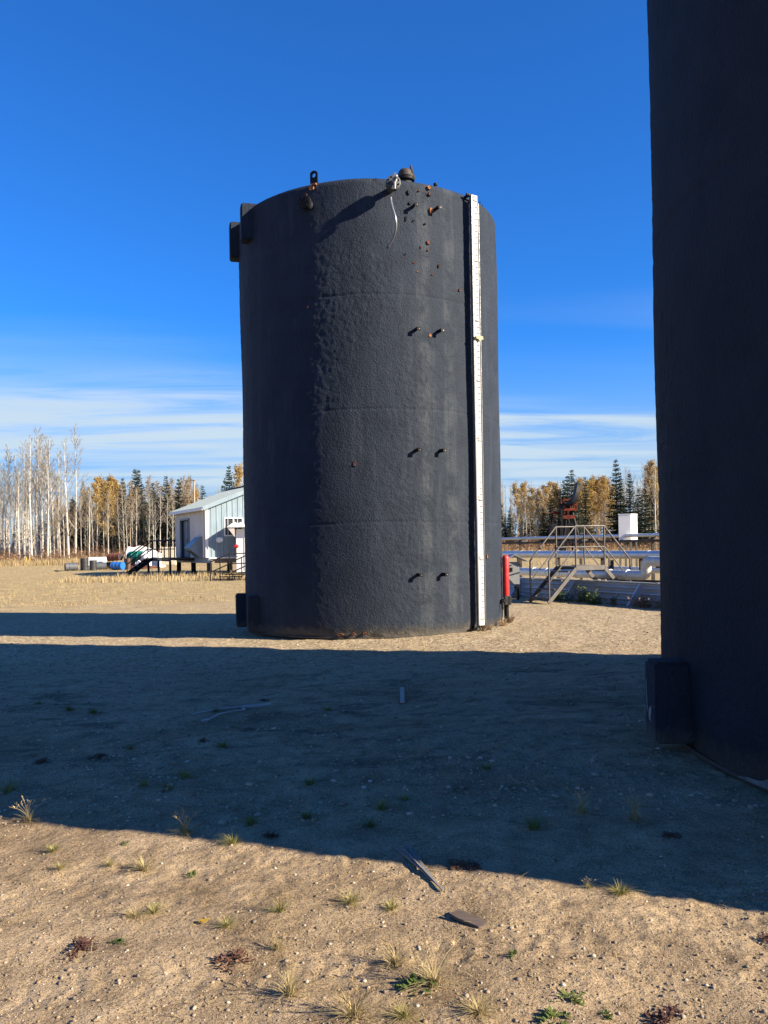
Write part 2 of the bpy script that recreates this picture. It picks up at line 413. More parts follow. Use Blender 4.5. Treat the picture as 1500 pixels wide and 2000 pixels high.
M_twig = per_object('aspen_twigs', [(0.12, 0.10, 0.075), (0.22, 0.19, 0.145), (0.31, 0.275, 0.215)], 0.9)
M_sprbark = simple('spruce_bark', (0.09, 0.07, 0.055), (0.05, 0.04, 0.033), 4, 0.9)
M_needle = per_object('spruce_needles', [(0.012, 0.020, 0.013), (0.026, 0.041, 0.023), (0.048, 0.066, 0.036)], 0.8, 0.15, 1.2)
M_leafgold = per_object('golden_aspen_leaves', [(0.22, 0.12, 0.05), (0.34, 0.21, 0.075), (0.45, 0.30, 0.085), (0.36, 0.265, 0.12)], 0.7, 0.35, 0.9)
M_leafbrown = per_object('tan_aspen_leaves', [(0.18, 0.12, 0.07), (0.29, 0.20, 0.11), (0.37, 0.28, 0.15)], 0.75, 0.3, 0.9)
M_brush = per_object('dry_brush_twigs', [(0.09, 0.055, 0.04), (0.20, 0.12, 0.075), (0.30, 0.19, 0.10)], 0.9, 0.1, 0.15)
M_straw = per_object('dry_grass_blades', [(0.20, 0.14, 0.07), (0.36, 0.27, 0.14), (0.48, 0.38, 0.21)], 0.85, 0.25, 0.5)
M_tuft = per_object('yellow_green_grass_blades', [(0.13, 0.15, 0.035), (0.30, 0.27, 0.09), (0.46, 0.37, 0.18), (0.38, 0.30, 0.15)], 0.75, 0.3, 9)
M_greent = per_object('green_grass_blades', [(0.07, 0.11, 0.025), (0.14, 0.17, 0.04), (0.25, 0.24, 0.08)], 0.7, 0.3, 9)
M_weed = per_object('purple_brown_dead_leaves', [(0.055, 0.027, 0.024), (0.11, 0.055, 0.042), (0.20, 0.115, 0.07)], 0.85, 0.15, 16)
M_green = per_object('green_weed_leaves', [(0.04, 0.075, 0.018), (0.085, 0.13, 0.03), (0.16, 0.19, 0.055)], 0.65, 0.3, 12)
M_stone = None
def stone_mat():
    m, nt, b, t = newmat('pebble_stone')
    g = N(nt.nodes, 'ShaderNodeNewGeometry')
    col = ramp(nt, g.outputs['Random Per Island'], [(0.0, (0.13, 0.10, 0.075)), (0.45, (0.24, 0.18, 0.12)), (0.78, (0.33, 0.26, 0.18)), (0.95, (0.40, 0.34, 0.26)), (1.0, (0.50, 0.45, 0.37))])
    col = mixc(nt, mrange(nt, noise(nt, g.outputs['Position'], 160, 3), 0.4, 0.7, 0, 0.4), col, (0.22, 0.165, 0.11))
    nt.links.new(col, b.inputs['Base Color']); b.inputs['Roughness'].default_value = 0.85; return m
M_stone = stone_mat()
M_clod = simple('brown_soil_clod', (0.30, 0.225, 0.125), (0.15, 0.108, 0.062), 9, 0.95, bmp=0.5, bscale=220, bdist=0.003, spec=0.1)

# ------------------------------------------------------------------ setting: ground
def graded(lo, hi, step, far_lo, far_hi, grow=1.10):
    v = list(np.arange(lo, hi, step)); a = []; d = step; q = lo
    while q > far_lo: d *= grow; q -= d; a.append(q)
    b_ = []; d = step; q = v[-1]
    while q < far_hi: d *= grow if d < 6 else 1.25; q += d; b_.append(q)
    return np.array(a[::-1] + v + b_)
xs = graded(-3.4, 3.4, 0.016, -900, 900, 1.075); ys = graded(2.2, 6.2, 0.015, -60, 1500, 1.016)
GX, GY = np.meshgrid(xs, ys)
GZ = gbase(GX, GY)
near = 1 - sstep(9, 20, GY); mid = 1 - sstep(18, 40, GY)
lump = np.abs(vnoise(GX * 9, GY * 9, 5)) * 2
GZ = GZ + near * (0.022 * vnoise(GX * 2.1, GY * 2.1, 3) + 0.012 * vnoise(GX * 6 + GY, GY * 6, 4) * (0.5 + lump))
gate = sstep(-0.05, 0.18, vnoise(GX * 1.3, GY * 1.3, 9))
GZ = GZ + near * (0.004 + 0.008 * gate) * vnoise(GX * 17, GY * 17, 6) + near * (0.002 + 0.006 * gate) * vnoise(GX * 37, GY * 37, 7)
# shallow wheel ruts across the yard
rut = np.abs(((GY - 0.18 * GX - 8.3 + 0.4 * vnoise(GX / 3, GY / 3, 8))) % 2.1 - 1.05)
GZ = GZ - 0.02 * (1 - sstep(0.10, 0.32, rut)) * sstep(6.0, 7.0, GY) * (1 - sstep(10.5, 12, GY))
GZ = GZ + mid * 0.02 * vnoise(GX * 3.2, GY * 3.2, 12) * sstep(7, 12, GY)
# faint lugged tyre tracks over the near clay
for (y0_, sl, dep) in ((3.05, 0.16, 0.010), (4.85, 0.16, 0.009), (5.6, -0.22, 0.008)):
    q_ = GY - y0_ - sl * GX - 0.05 * vnoise(GX / 1.7, GY * 0 + y0_, 14); u_ = GX + 0.4 * np.abs(q_)
    band = (1 - sstep(0.08, 0.12, np.abs(q_))) * near * (0.55 + 0.9 * np.clip(vnoise(GX / 0.9, GY / 0.9, 15) + 0.3, 0, 1))
    GZ = GZ - dep * band * (0.5 + 0.5 * sstep(-0.25, 0.25, np.sin(u_ * 2 * pi / 0.085)))
nx_, ny_ = len(xs), len(ys)
idx = np.arange(nx_ * ny_).reshape(ny_, nx_)
gf = np.stack([idx[:-1, :-1].ravel(), idx[:-1, 1:].ravel(), idx[1:, 1:].ravel(), idx[1:, :-1].ravel()], 1)
ground = np_obj('ground', np.stack([GX.ravel(), GY.ravel(), GZ.ravel()], 1), gf, M_ground)
tag(ground, 'bare clay and gravel yard running out to straw coloured turf', 'ground', kind='structure')
def gsurf(x, y):
    """height of the built ground sheet under a point (bilinear)"""
    i = int(np.clip(np.searchsorted(xs, x) - 1, 0, nx_ - 2)); j = int(np.clip(np.searchsorted(ys, y) - 1, 0, ny_ - 2))
    fx = (x - xs[i]) / (xs[i + 1] - xs[i]); fy = (y - ys[j]) / (ys[j + 1] - ys[j])
    return float((GZ[j, i] * (1 - fx) + GZ[j, i + 1] * fx) * (1 - fy) + (GZ[j + 1, i] * (1 - fx) + GZ[j + 1, i + 1] * fx) * fy)
def gp(x, y):
    p = ground_at(x, y); return Vector((p.x, p.y, gsurf(p.x, p.y)))

# ------------------------------------------------------------------ tanks
def foam_shell(name, C, Rr, H, z0, mat, parent, th_fine, dth, dz, seed, amp=1.0, back=36):
    th = list(np.arange(th_fine[0], th_fine[1], dth))
    th += list(np.linspace(th_fine[1], th_fine[0] + 2 * pi, back, endpoint=False))
    th = np.array(th); zs = np.append(np.arange(0, H - 0.10, dz), [])
    # rounded foam edge at the top
    zs = np.concatenate([zs, H - 0.10 + 0.10 * np.sin(np.linspace(0, pi / 2, 7))])
    T, Z = np.meshgrid(th, zs)
    U = T * Rr
    r = np.full_like(T, Rr)
    top = np.clip((Z - (H - 0.10)) / 0.10, 0, 1); r -= 0.10 * (1 - np.sqrt(np.clip(1 - top ** 2, 0, 1)))
    r += amp * (0.022 * vnoise(U / 1.3, Z / 3.4, seed) + 0.030 * vnoise(U / 0.75 + 3.1, Z / 1.5, seed + 7) + 0.006 * vnoise(U / 0.42, Z / 1.9, seed + 1))
    patch = 0.45 + 0.9 * sstep(-0.2, 0.25, vnoise(U / 0.9, Z / 1.4, seed + 2))
    r += amp * patch * (0.002 * vnoise(U / 0.11, Z / 0.13, seed + 3) + 0.008 * vnoise(U / 0.043, Z / 0.046, seed + 4))
    for zr in (1.855, 3.69, 5.55):      # seams between the sheet courses
        w = 0.02 * vnoise(U / 0.7, Z * 0 + zr, seed + 5)
        r -= 0.010 * np.exp(-((Z - zr - w) / 0.012) ** 2)
    foot = np.exp(-(Z / 0.10) ** 2)      # ragged lower edge
    r -= 0.05 * foot * (0.4 + 1.2 * np.abs(vnoise(U / 0.25, Z / 0.1, seed + 6)))
    X = C[0] + r * np.sin(T); Y = C[1] - r * np.cos(T); Zw = z0 + Z
    nt_, nz_ = len(th), len(zs)
    V = np.stack([X.ravel(), Y.ravel(), Zw.ravel()], 1)
    id_ = np.arange(nt_ * nz_).reshape(nz_, nt_); idn = np.roll(id_, -1, 1)
    Fq = np.stack([id_[:-1].ravel(), idn[:-1].ravel(), idn[1:].ravel(), id_[1:].ravel()], 1)
    V[:, 0] -= C[0]; V[:, 1] -= C[1]; V[:, 2] -= z0
    return np_obj(name, V, Fq, mat, parent)
def cyl(C, Rr, th, off, z):
    """point on a tank: angle th to the right of the side facing the camera, off metres proud"""
    return Vector((C[0] + (Rr + off) * sin(th), C[1] - (Rr + off) * cos(th), z))
def nrm(th): return Vector((sin(th), -cos(th), 0))
def tang(th): return Vector((cos(th), sin(th), 0))

C1, R1, H1, Z1 = (-0.205, 15.8), 2.42, 7.44, 0.012
C2, R2, H2, Z2 = (5.77, 5.60), 3.72, 7.44, 0.075
tank1 = thing('storage_tank', (C1[0], C1[1], Z1), 'tall black foam coated storage tank with white gauge board in the middle', 'tank')
tank2 = thing('storage_tank', (C2[0], C2[1], Z2), 'larger black storage tank in full shade cut by the right edge', 'tank')
foam_shell('shell', C1, R1, H1, Z1, M_foam1, tank1, (R(-100), R(100)), 0.021 / R1, 0.021, 20)
foam_shell('shell', C2, R2, H2, Z2, M_foam_shaded, tank2, (R(-150), R(10)), 0.045 / R2, 0.045, 40)
for tk, C, Rr, H, z0 in ((tank1, C1, R1, H1, Z1), (tank2, C2, R2, H2, Z2)):
    m = MB(); m.lathe([(Rr - 0.10, H - 0.012), (Rr * 0.5, H + 0.16), (0.12, H + 0.30)], (C[0], C[1], z0), n=64); m.build('roof', M_foam1, tk)
    m = MB(); m.lathe([(Rr - 0.10, -0.02), (Rr - 0.02, -0.02), (Rr - 0.02, 0.004), (Rr - 0.10, 0.004)], (C[0], C[1], z0), n=96); m.build('floor_plate', M_blackrust, tk)

def skid_block(tank, E, facing, z0, z1, w, back=0.7):
    """box shaped foam covered skid mount standing out of the shell; E is the middle of its outer face"""
    d = nrm(facing); t = tang(facing); e = Vector((E[0], E[1], 0)); a = e - d * back
    m = MB(); pts = [a - t * w / 2, a + t * w / 2, e + t * w / 2, e - t * w / 2]
    m.prism([(p.x, p.y, z0) for p in pts], (0, 0, z1 - z0))
    return m.build('skid_block', M_foam1, tank, bevel=0.02)
PHI = R(-76)
for (E, zz0, zz1) in (((-2.40, 14.46), 0.03, 0.66), ((-2.74, 15.25), 0.05, 0.66), ((-2.40, 14.46), 6.84, 7.47), ((-2.74, 15.25), 6.80, 7.46)):
    skid_block(tank1, E, PHI, zz0, zz1, 0.27)
skid_block(tank2, (1.83, 5.76), R(-90), 0.11, 0.67, 0.24, back=0.6)
# scuffed white paint on the block
for sc in ([(0.035, .47), (0.043, .44), (0.05, .34), (0.062, .24), (0.05, .25), (0.04, .33)], [(0.085, .25), (0.10, .285), (0.112, .27), (0.13, .30), (0.138, .27), (0.12, .22), (0.125, .18), (0.105, .20), (0.09, .19)]):
    m = MB(); m.prism([(1.8285, 5.88 - a, 0.06 + b) for a, b in sc], (0.0015, 0, 0)); m.build('paint_scuff', M_flake2, tank2, smooth=False)

# flaked primer along the foot of the large tank
m = MB()
rng = random.Random(4)
th0, th1 = R(-80), R(-38); K = 60
top_, bot_ = [], []
for k in range(K + 1):
    th = th0 + (th1 - th0) * k / K
    env = sin(pi * k / K) ** 0.5
    bot_.append(cyl(C2, R2, th, 0.018, Z2 + 0.006)); top_.append(cyl(C2, R2, th, 0.020, Z2 + 0.012 + env * (0.02 + 0.07 * rng.random() ** 1.5 + 0.03 * sin(k * 0.4))))
vs_ = bot_ + top_
m.add(vs_, [(k, k + 1, K + 2 + k, K + 1 + k) for k in range(K)])
m.build('flaked_base_strip', M_flake, tank2)

# --- fittings on the middle tank.  th from pixel column, z from pixel row on the near surface
def th_z(x, y, off=0.0):
    """angle and height on tank 1 for a photo pixel (ray against the cylinder)"""
    o = Vector((0, 0, EYE)); d = px(x, y, 1.0) - o
    ox, oy = o.x - C1[0], o.y - C1[1]; rr = R1 + off
    A = d.x ** 2 + d.y ** 2; B = 2 * (ox * d.x + oy * d.y); Cc = ox * ox + oy * oy - rr * rr
    disc = max(0, B * B - 4 * A * Cc); t = (-B - sqrt(disc)) / (2 * A)
    p = o + d * t
    return atan2(p.x - C1[0], -(p.y - C1[1])), p.z
S1 = lambda th, off, z: cyl(C1, R1, th, off, z)

# ladder clips: two columns, four rows
for (x, y) in ((806, 404), (850, 409), (810, 645), (855, 648), (812, 880), (859, 881), (815, 1123), (863, 1122)):
    th, z = th_z(x, y); n = nrm(th); t = tang(th)
    b = MB()
    p = S1(th, -0.03, z)
    b.bar(p, p + n * 0.145, 0.010, 0.060)
    b.bar(p + n * 0.140 - t * 0.005, p + n * 0.140 + t * 0.062, 0.010, 0.058, up=(0, 0, 1))
    clip = b.build('ladder_clip', M_black, tank1)
    b = MB(); c = p + n * 0.147 + t * 0.036; b.lathe([(0.007, -0.001), (0.007, 0.002)], c, n, 10); b.build('bolt_hole', M_galv, clip)

# broken spots in the coating where orange foam shows
def spot(x, y, w, h, mat, seed, name='exposed_foam_patch'):
    th, z = th_z(x, y); n = nrm(th); t = tang(th); rg = random.Random(seed)
    b = MB(); K = 11; ring = []; ring2 = []
    c = S1(th, 0.008, z)
    for k in range(K):
        a = 2 * pi * k / K; s = 0.65 + 0.6 * rg.random()
        off = t * (cos(a) * w / 2 * s) + Vector((0, 0, sin(a) * h / 2 * s))
        ring.append(c + off - n * 0.03); ring2.append(c + off * 0.8 + n * (0.002 + 0.005 * rg.random()))
    b.add(ring + ring2 + [c - n * 0.004], [(k, (k + 1) % K, K + (k + 1) % K, K + k) for k in range(K)] + [(K + k, K + (k + 1) % K, 2 * K) for k in range(K)])
    return b.build(name, mat, tank1)
px1 = 1 / 121.0
for i, (x, y, w, h, mt) in enumerate([(838, 366, 9, 9, M_orange), (839, 379, 5, 8, M_rustfoam), (842, 411, 9, 13, M_orange), (837, 473, 9, 11, M_rustfoam),
        (822, 483, 4, 5, M_rustfoam), (836, 489, 4, 5, M_rustfoam), (809, 513, 6, 5, M_rustfoam), (815, 530, 5, 4, M_orange), (857, 520, 4, 8, M_rustfoam),
        (898, 567, 7, 7, M_rustfoam), (840, 655, 7, 8, M_orange), (601, 600, 4, 5, M_rustfoam), (608, 368, 14, 12, M_orange), (612, 360, 16, 7, M_orange), (598, 379, 6, 7, M_rustfoam),
        (951, 1087, 5, 9, M_orange), (693, 905, 6, 14, M_rustfoam), (845, 536, 3, 3, M_orange), (819, 372, 4, 3, M_orange), (664, 1240, 16, 7, M_rustfoam), (712, 1237, 7, 5, M_rustfoam), (690, 1238, 9, 5, M_rustfoam)]):
    spot(x, y, w * px1, h * px1, mt, i)
for i, (x, y, w, h) in enumerate([(798, 376, 5, 11), (801, 396, 6, 8), (793, 427, 3, 14), (733, 351, 7, 8), (717, 372, 4, 4), (774, 350, 5, 4), (791, 497, 3, 5), (830, 437, 4, 5), (808, 431, 3, 3)]):
    spot(x, y, w * px1, h * px1, M_pit, 60 + i, 'coating_hole')

# flanged outlet with valve and hose
th, z = th_z(762, 372); n = nrm(th); t = tang(th); up = Vector((0, 0, 1))
valve = thing('outlet_valve', S1(th, 0, z), 'grey bolted flange with small valve high on the middle tank', 'valve')
p = S1(th, 0, z)
b = MB(); b.lathe([(0.05, -0.05), (0.05, 0.22)], p, n, 20); b.build('nozzle', M_foam1, valve)
b = MB(); b.lathe([(0.10, 0.215), (0.115, 0.22), (0.115, 0.262), (0.10, 0.266)], p, n, 28)
b.lathe([(0.10, 0.272), (0.115, 0.276), (0.115, 0.315), (0.10, 0.32)], p, n, 28); fl = b.build('flange', M_grease, valve)
for k in range(8):
    a = 2 * pi * (k + 0.5) / 8; c = p + t * cos(a) * 0.085 + up * sin(a) * 0.085
    b = MB(); b.lathe([(0.014, 0.205), (0.014, 0.332), (0.006, 0.335)], c, n, 6); b.build('bolt', M_black, fl)
b = MB(); b.lathe([(0.028, 0.318), (0.028, 0.345), (0.044, 0.35), (0.044, 0.385), (0.022, 0.39), (0.022, 0.54), (0.012, 0.545)], p, n, 18); b.build('valve_body', M_galv, valve)
b = MB(); b.bar(p + n * 0.40 + up * 0.03, p + n * 0.40 + up * 0.115 + t * 0.012, 0.03, 0.012); b.build('valve_handle', M_galv, valve)
b = MB(); b.lathe([(0.022, 0), (0.022, 0.06), (0.016, 0.065), (0.016, 0.10)], p + n * 0.40 - up * 0.045, -up, 12); b.build('hose_coupling', M_galv, valve)
hp = []
for (x, y, L) in ((763, 386, 0.42), (764, 395, 0.47), (767, 407, 0.56), (772, 424, 0.64), (773.5, 440, 0.62), (771, 456, 0.55), (765, 470, 0.46), (758.5, 481, 0.40)):
    a, zz_ = th_z(x, y, L); hp.append(S1(a, L, zz_))
# resample smoothly
def smooth_path(P, n=4):
    out = []
    for i in range(len(P) - 1):
        p0 = P[max(0, i - 1)]; p1 = P[i]; p2 = P[i + 1]; p3 = P[min(len(P) - 1, i + 2)]
        for k in range(n):
            s = k / n
            out.append(0.5 * ((2 * p1) + (p2 - p0) * s + (2 * p0 - 5 * p1 + 4 * p2 - p3) * s * s + (3 * p1 - p0 - 3 * p2 + p3) * s ** 3))
    return out + [P[-1]]
b = MB(); b.tube(smooth_path(hp), 0.019, 8); hose = b.build('hanging_hose', M_galv)
tag(hose, 'thin grey hose dangling in a curve from the tank valve', 'hose')
b = MB(); b.tube([hp[-1], hp[-1] + Vector((-0.02, 0, -0.03))], 0.017, 8); b.v = [tuple(v) for v in b.v]; b.build('end_fitting', M_black, hose)

# short capped nozzle under the lug
th, z = th_z(603, 401); p = S1(th, 0, z); n = nrm(th); t = tang(th)
b = MB(); b.lathe([(0.075, -0.05), (0.075, 0.10)], p, n, 22); noz = b.build('capped_nozzle', M_foam1, tank1)
b = MB(); b.lathe([(0.095, 0.10), (0.108, 0.105), (0.108, 0.16), (0.095, 0.165)], p, n, 24); b.build('blind_flange', M_black, noz)
for k in range(6):
    a = 2 * pi * k / 6; b = MB(); b.lathe([(0.013, 0.155), (0.013, 0.185)], p + t * cos(a) * 0.08 + up * sin(a) * 0.08, n, 6); b.build('bolt', M_black, noz)

# lifting lug with a hole
th, z = th_z(609, 353); c = S1(th, -0.10, H1 + Z1 - 0.06); t = tang(th); n = nrm(th)
K = 24; outer = []; inner = []; W, Hh = 0.066, 0.24
for k in range(K):
    a = 2 * pi * k / K
    ox_, oz_ = cos(a), sin(a)
    if oz_ < -0.0: pt = (W * max(-1, min(1, ox_ * 1.35)), (-0.17 if oz_ < -0.65 else -0.17 * (-oz_ / 0.65)))
    else: pt = (W * max(-1, min(1, ox_ * 1.15)), 0.075 * oz_)
    outer.append(pt); inner.append((0.034 * ox_, 0.038 * oz_))
zc = 0.20
vs_ = []
for dn in (0.0, 0.028):
    for ring in (outer, inner):
        for (a, bb) in ring: vs_.append(c + t * a + up * (zc + bb) + n * dn)
fs_ = []
for k in range(K):
    k2 = (k + 1) % K
    fs_ += [(k, k2, K + k2, K + k), (2 * K + k, 3 * K + k, 3 * K + k2, 2 * K + k2), (k, 2 * K + k, 2 * K + k2, k2), (K + k, K + k2, 3 * K + k2, 3 * K + k)]
b = MB(); b.add(vs_, fs_); b.build('lifting_lug', M_black, tank1, smooth=False)
b = MB(); b.bar(c + up * -0.05 + n * 0.014, c + up * 0.06 + n * 0.014, 0.12, 0.024, up=n); b.build('lug_foot', M_black, tank1)

# roof hatch with domed lid
th = R(19.5); c = Vector((C1[0] + (R1 - 0.40) * sin(th), C1[1] - (R1 - 0.40) * cos(th), Z1 + H1))
hatch = thing('roof_hatch', c, 'round domed vent hatch on top of the middle tank', 'hatch')
b = MB(); b.lathe([(0.105, -0.05), (0.105, 0.14)], c, (0, 0, 1), 24); b.build('hatch_neck', M_foam1, hatch)
b = MB(); b.lathe([(0.12, 0.135), (0.15, 0.14), (0.15, 0.18), (0.125, 0.185)], c, (0, 0, 1), 24); b.build('hatch_flange', M_black, hatch)
b = MB(); b.lathe([(0.115, 0.18), (0.135, 0.20), (0.138, 0.235), (0.12, 0.24), (0.122, 0.25), (0.118, 0.29), (0.09, 0.325), (0.05, 0.345), (0.005, 0.35)], c, (0, 0, 1), 24); b.build('domed_lid', M_blackrust, hatch)
b = MB(); b.bar(c + Vector((0.15, -0.02, 0.16)), c + Vector((0.085, -0.08, 0.37)), 0.02, 0.035); b.build('latch', M_black, hatch)
b = MB(); b.bar(c + Vector((-0.17, 0, 0.145)), c + Vector((-0.12, 0, 0.175)), 0.05, 0.07); b.build('hinge', M_black, hatch)
th, z = th_z(860, 361); c = Vector((C1[0] + (R1 - 0.14) * sin(th), C1[1] - (R1 - 0.14) * cos(th), Z1 + H1 - 0.02))
b = MB(); b.lathe([(0.02, 0), (0.02, 0.05), (0.034, 0.055), (0.034, 0.09)], c, (0, 0, 1), 10); b.build('roof_plug', M_black, tank1)
for (x, y, h) in ((951, 404, 0.12), (956, 408, 0.10)):
    th, z = th_z(min(x, 962), y + 6); c = S1(th, -0.12, Z1 + H1 - 0.08)
    b = MB(); b.bar(c, c + up * (0.06 + h) - tang(th) * 0.03, 0.012, 0.03); b.build('roof_clip', M_black, tank1)

# gauge board
th_b, _ = th_z(933, 800, 0.13); nb = nrm(th_b); tb = tang(th_b); OB = 0.13
zt = th_z(928, 383, OB)[1]; zb = th_z(941, 1221, OB)[1]
gb = thing('gauge_board', S1(th_b, OB, zb), 'long white vertical gauge board with metre marks on the middle tank', 'gauge')
fwd = (Vector((0, 0, 0)) - S1(th_b, OB, 0)); fwd.z = 0; fwd.normalize()
face = (nb * 0.75 + fwd * 0.25).normalized(); ft = Vector((-face.y, face.x, 0))
cb = S1(th_b, OB, 0)
def gb_p(a, o, z): return Vector((cb.x, cb.y, 0)) + ft * a + face * o + up * z
b = MB(); W = 0.108
b.prism([gb_p(-W / 2, 0, zb), gb_p(W / 2, 0, zb), gb_p(W / 2, 0.018, zb), gb_p(-W / 2, 0.018, zb)], (0, 0, zt - zb)); b.build('board', M_board, gb, bevel=0.002)
b = MB(); b.prism([gb_p(-W / 2 - 0.012, -0.05, zb), gb_p(-W / 2 - 0.001, -0.05, zb), gb_p(-W / 2 - 0.001, 0.012, zb), gb_p(-W / 2 - 0.012, 0.012, zb)], (0, 0, zt - zb)); b.build('edge_channel', M_galv, gb)
b = MB(); b.prism([gb_p(W / 2 + 0.001, -0.055, zb), gb_p(W / 2 + 0.012, -0.055, zb), gb_p(W / 2 + 0.012, 0.010, zb), gb_p(W / 2 + 0.001, 0.010, zb)], (0, 0, zt - zb)); b.build('edge_channel', M_steel, gb)
b = MB(); b.tube([gb_p(W / 2 + 0.04, 0.0, zb + 0.03), gb_p(W / 2 + 0.04, 0.0, zt - 0.12)], 0.006, 6); b.build('pointer_wire', M_galv, gb)
zrow = lambda y: th_z(930, y, OB)[1]
z_of = lambda v: zrow(395.5 + 116.4 * v)          # metres read downwards from the top
b = MB()
def tick(v, l, hgt):
    zc_ = z_of(v)
    if zc_ < zb + 0.01 or zc_ > zt - 0.01: return
    b.add([gb_p(W / 2 - 0.008 - l, 0.0195, zc_ - hgt), gb_p(W / 2 - 0.008, 0.0195, zc_ - hgt), gb_p(W / 2 - 0.008, 0.0195, zc_ + hgt), gb_p(W / 2 - 0.008 - l, 0.0195, zc_ + hgt)], [(0, 1, 2, 3)])
for k in range(0, 146):
    v = k * 0.05
    if k % 20 == 0: tick(v, 0.082, 0.010)
    elif k % 2 == 0: tick(v, 0.050, 0.008)
    else: tick(v, 0.028, 0.003)
sm = b.build('scale_marks', M_mark, gb, smooth=False); sm['kind'] = 'stuff'
def text_mesh(s, size):
    cu = bpy.data.curves.new('numeral', 'FONT'); cu.body = s; cu.size = size; cu.align_x = 'CENTER'; cu.resolution_u = 3
    o = bpy.data.objects.new('numeral_tmp', cu); COL.objects.link(o)
    bpy.context.view_layer.update()
    me = bpy.data.meshes.new_from_object(o.evaluated_get(bpy.context.evaluated_depsgraph_get()))
    bpy.data.objects.remove(o); return me
rotm = Matrix((ft, up, face)).transposed()
for v in range(0, 8):
    me = text_mesh(str(v), 0.105); me.name = 'numeral'; me.materials.clear(); me.materials.append(M_mark)
    o = bpy.data.objects.new('numeral', me); COL.objects.link(o); o.parent = gb
    pos = gb_p(-0.022, 0.0205, z_of(v) + 0.010) - gb.location
    o.matrix_local = Matrix.Translation(pos) @ rotm.to_4x4()
for (dz, nm) in ((zt + 0.01, 'top_bracket'), (zb - 0.035, 'bottom_bracket')):
    b = MB(); b.bar(gb_p(-W / 2 - 0.09, -0.03, dz), gb_p(W / 2 + 0.05, -0.05, dz), 0.03, 0.025)
    for s in (-1, 1): b.bar(gb_p(s * (W / 2 + 0.03), -0.20, dz - 0.01), gb_p(s * (W / 2 + 0.03), -0.01, dz - 0.01), 0.03, 0.04)
    b.build(nm, M_black, gb)
pc = gb_p(0.02, 0.03, zrow(661))
b = MB()
rg = random.Random(2)
out = [(-0.075, 0.03), (-0.03, 0.022), (0.0, 0.045), (0.03, 0.03), (0.075, 0.035), (0.085, -0.02), (0.04, -0.022), (0.01, -0.06), (-0.02, -0.025), (-0.07, -0.012)]
b.prism([pc + ft * a + up * c_z for a, c_z in out], face * 0.03); b.build('gauge_pointer', M_tan, gb, bevel=0.003)

# red sleeved riser beside the tank
Yr = 15.15
pr = px(989, 1180, Yr); xr = pr.x; zr0 = px(989, 1163, Yr).z; zr1 = px(987, 1084, Yr).z; gr = gsurf(xr, Yr)
riser = thing('red_riser_pipe', (xr, Yr, gr), 'red sleeved upright pipe at the foot of the middle tank', 'pipe')
b = MB(); b.lathe([(0.058, zr0), (0.060, zr0 + 0.01), (0.060, zr1 - 0.06), (0.052, zr1 - 0.025), (0.03, zr1 - 0.005), (0.004, zr1)], (xr, Yr, 0), n=24); b.build('red_sleeve', M_red, riser)
b = MB(); b.lathe([(0.045, gr - 0.05), (0.045, zr0 + 0.02)], (xr, Yr, 0), n=16); b.build('post', M_black, riser)
b = MB(); b.box((xr + 0.02, Yr - 0.04, zr0 - 0.085), (0.12, 0.10, 0.17)); pl = b.build('hinge_plate', M_grease, riser, bevel=0.006)
for k in range(4):
    b = MB(); b.lathe([(0.010, 0), (0.010, 0.012)], (xr + 0.05 - 0.0 * k, Yr - 0.091, zr0 - 0.03 - 0.036 * k), (0, -1, 0), 8); b.build('bolt', M_black, pl)
b = MB(); b.tube([(xr, Yr, zr0 - 0.10), (xr - 0.16, Yr - 0.05, zr0 - 0.10), (xr - 0.24, Yr + 0.02, zr0 - 0.10)], 0.035, 10)
b.bar((xr - 0.10, Yr - 0.22, zr0 - 0.24), (xr - 0.10, Yr - 0.22, zr0 - 0.07), 0.03, 0.04); b.bar((xr - 0.10, Yr - 0.22, zr0 - 0.08), (xr, Yr - 0.02, zr0 - 0.08), 0.05, 0.06); b.build('elbow', M_black, riser)

# ------------------------------------------------------------------ containment wall, stile, pipework
W0 = Vector((5.87, 17.7, 0)); WU = Vector((-0.40, 0.9165, 0)).normalized(); WN = Vector((WU.y, -WU.x, 0))
def WP(t, o, z): return W0 + WU * t + WN * o + Vector((0, 0, z))
wall = thing('containment_wall', WP(3, 0, gz(5, 20)), 'low corrugated steel containment wall behind the stile', 'wall')
for k in range(5):
    t0, t1 = -2.3 + k * 2.36, -2.3 + (k + 1) * 2.36 + 0.03
    prof = []
    for j in range(33):
        zz_ = -0.06 + 0.53 * j / 32; prof.append((0.05 * sin(zz_ * 2 * pi / 0.13), zz_))
    vs_ = []; fs_ = []
    nseg = 6
    for i in range(nseg + 1):
        t = t0 + (t1 - t0) * i / nseg; g0 = gz(*WP(t, 0, 0).xy) + 0.02
        wob = 0.012 * sin(t * 3.1) + 0.005 * (k % 2)
        for (o_, z_) in prof: vs_.append(WP(t, o_ + wob, g0 + z_))
    for i in range(nseg):
        for j in range(32): fs_.append((i * 33 + j, (i + 1) * 33 + j, (i + 1) * 33 + j + 1, i * 33 + j + 1))
    b = MB(); b.add(vs_, fs_); o = b.build('corrugated_panel', M_corr, wall)
    g0 = gz(*WP((t0 + t1) / 2, 0, 0).xy) + 0.02
    b = MB(); b.bar(WP(t0, 0.0, g0 + 0.48), WP(t1, 0.0, g0 + 0.48), 0.07, 0.014); b.build('top_lip', M_corr, wall)
for t in (0.55, 2.9, 5.3):
    g0 = gz(*WP(t, -0.2, 0).xy)
    b = MB(); b.prism([WP(t, -0.04, g0 + 0.49), WP(t, -0.42, g0 - 0.02), WP(t, -0.04, g0 - 0.02)], WU * 0.05); b.build('gusset', M_corr, wall)

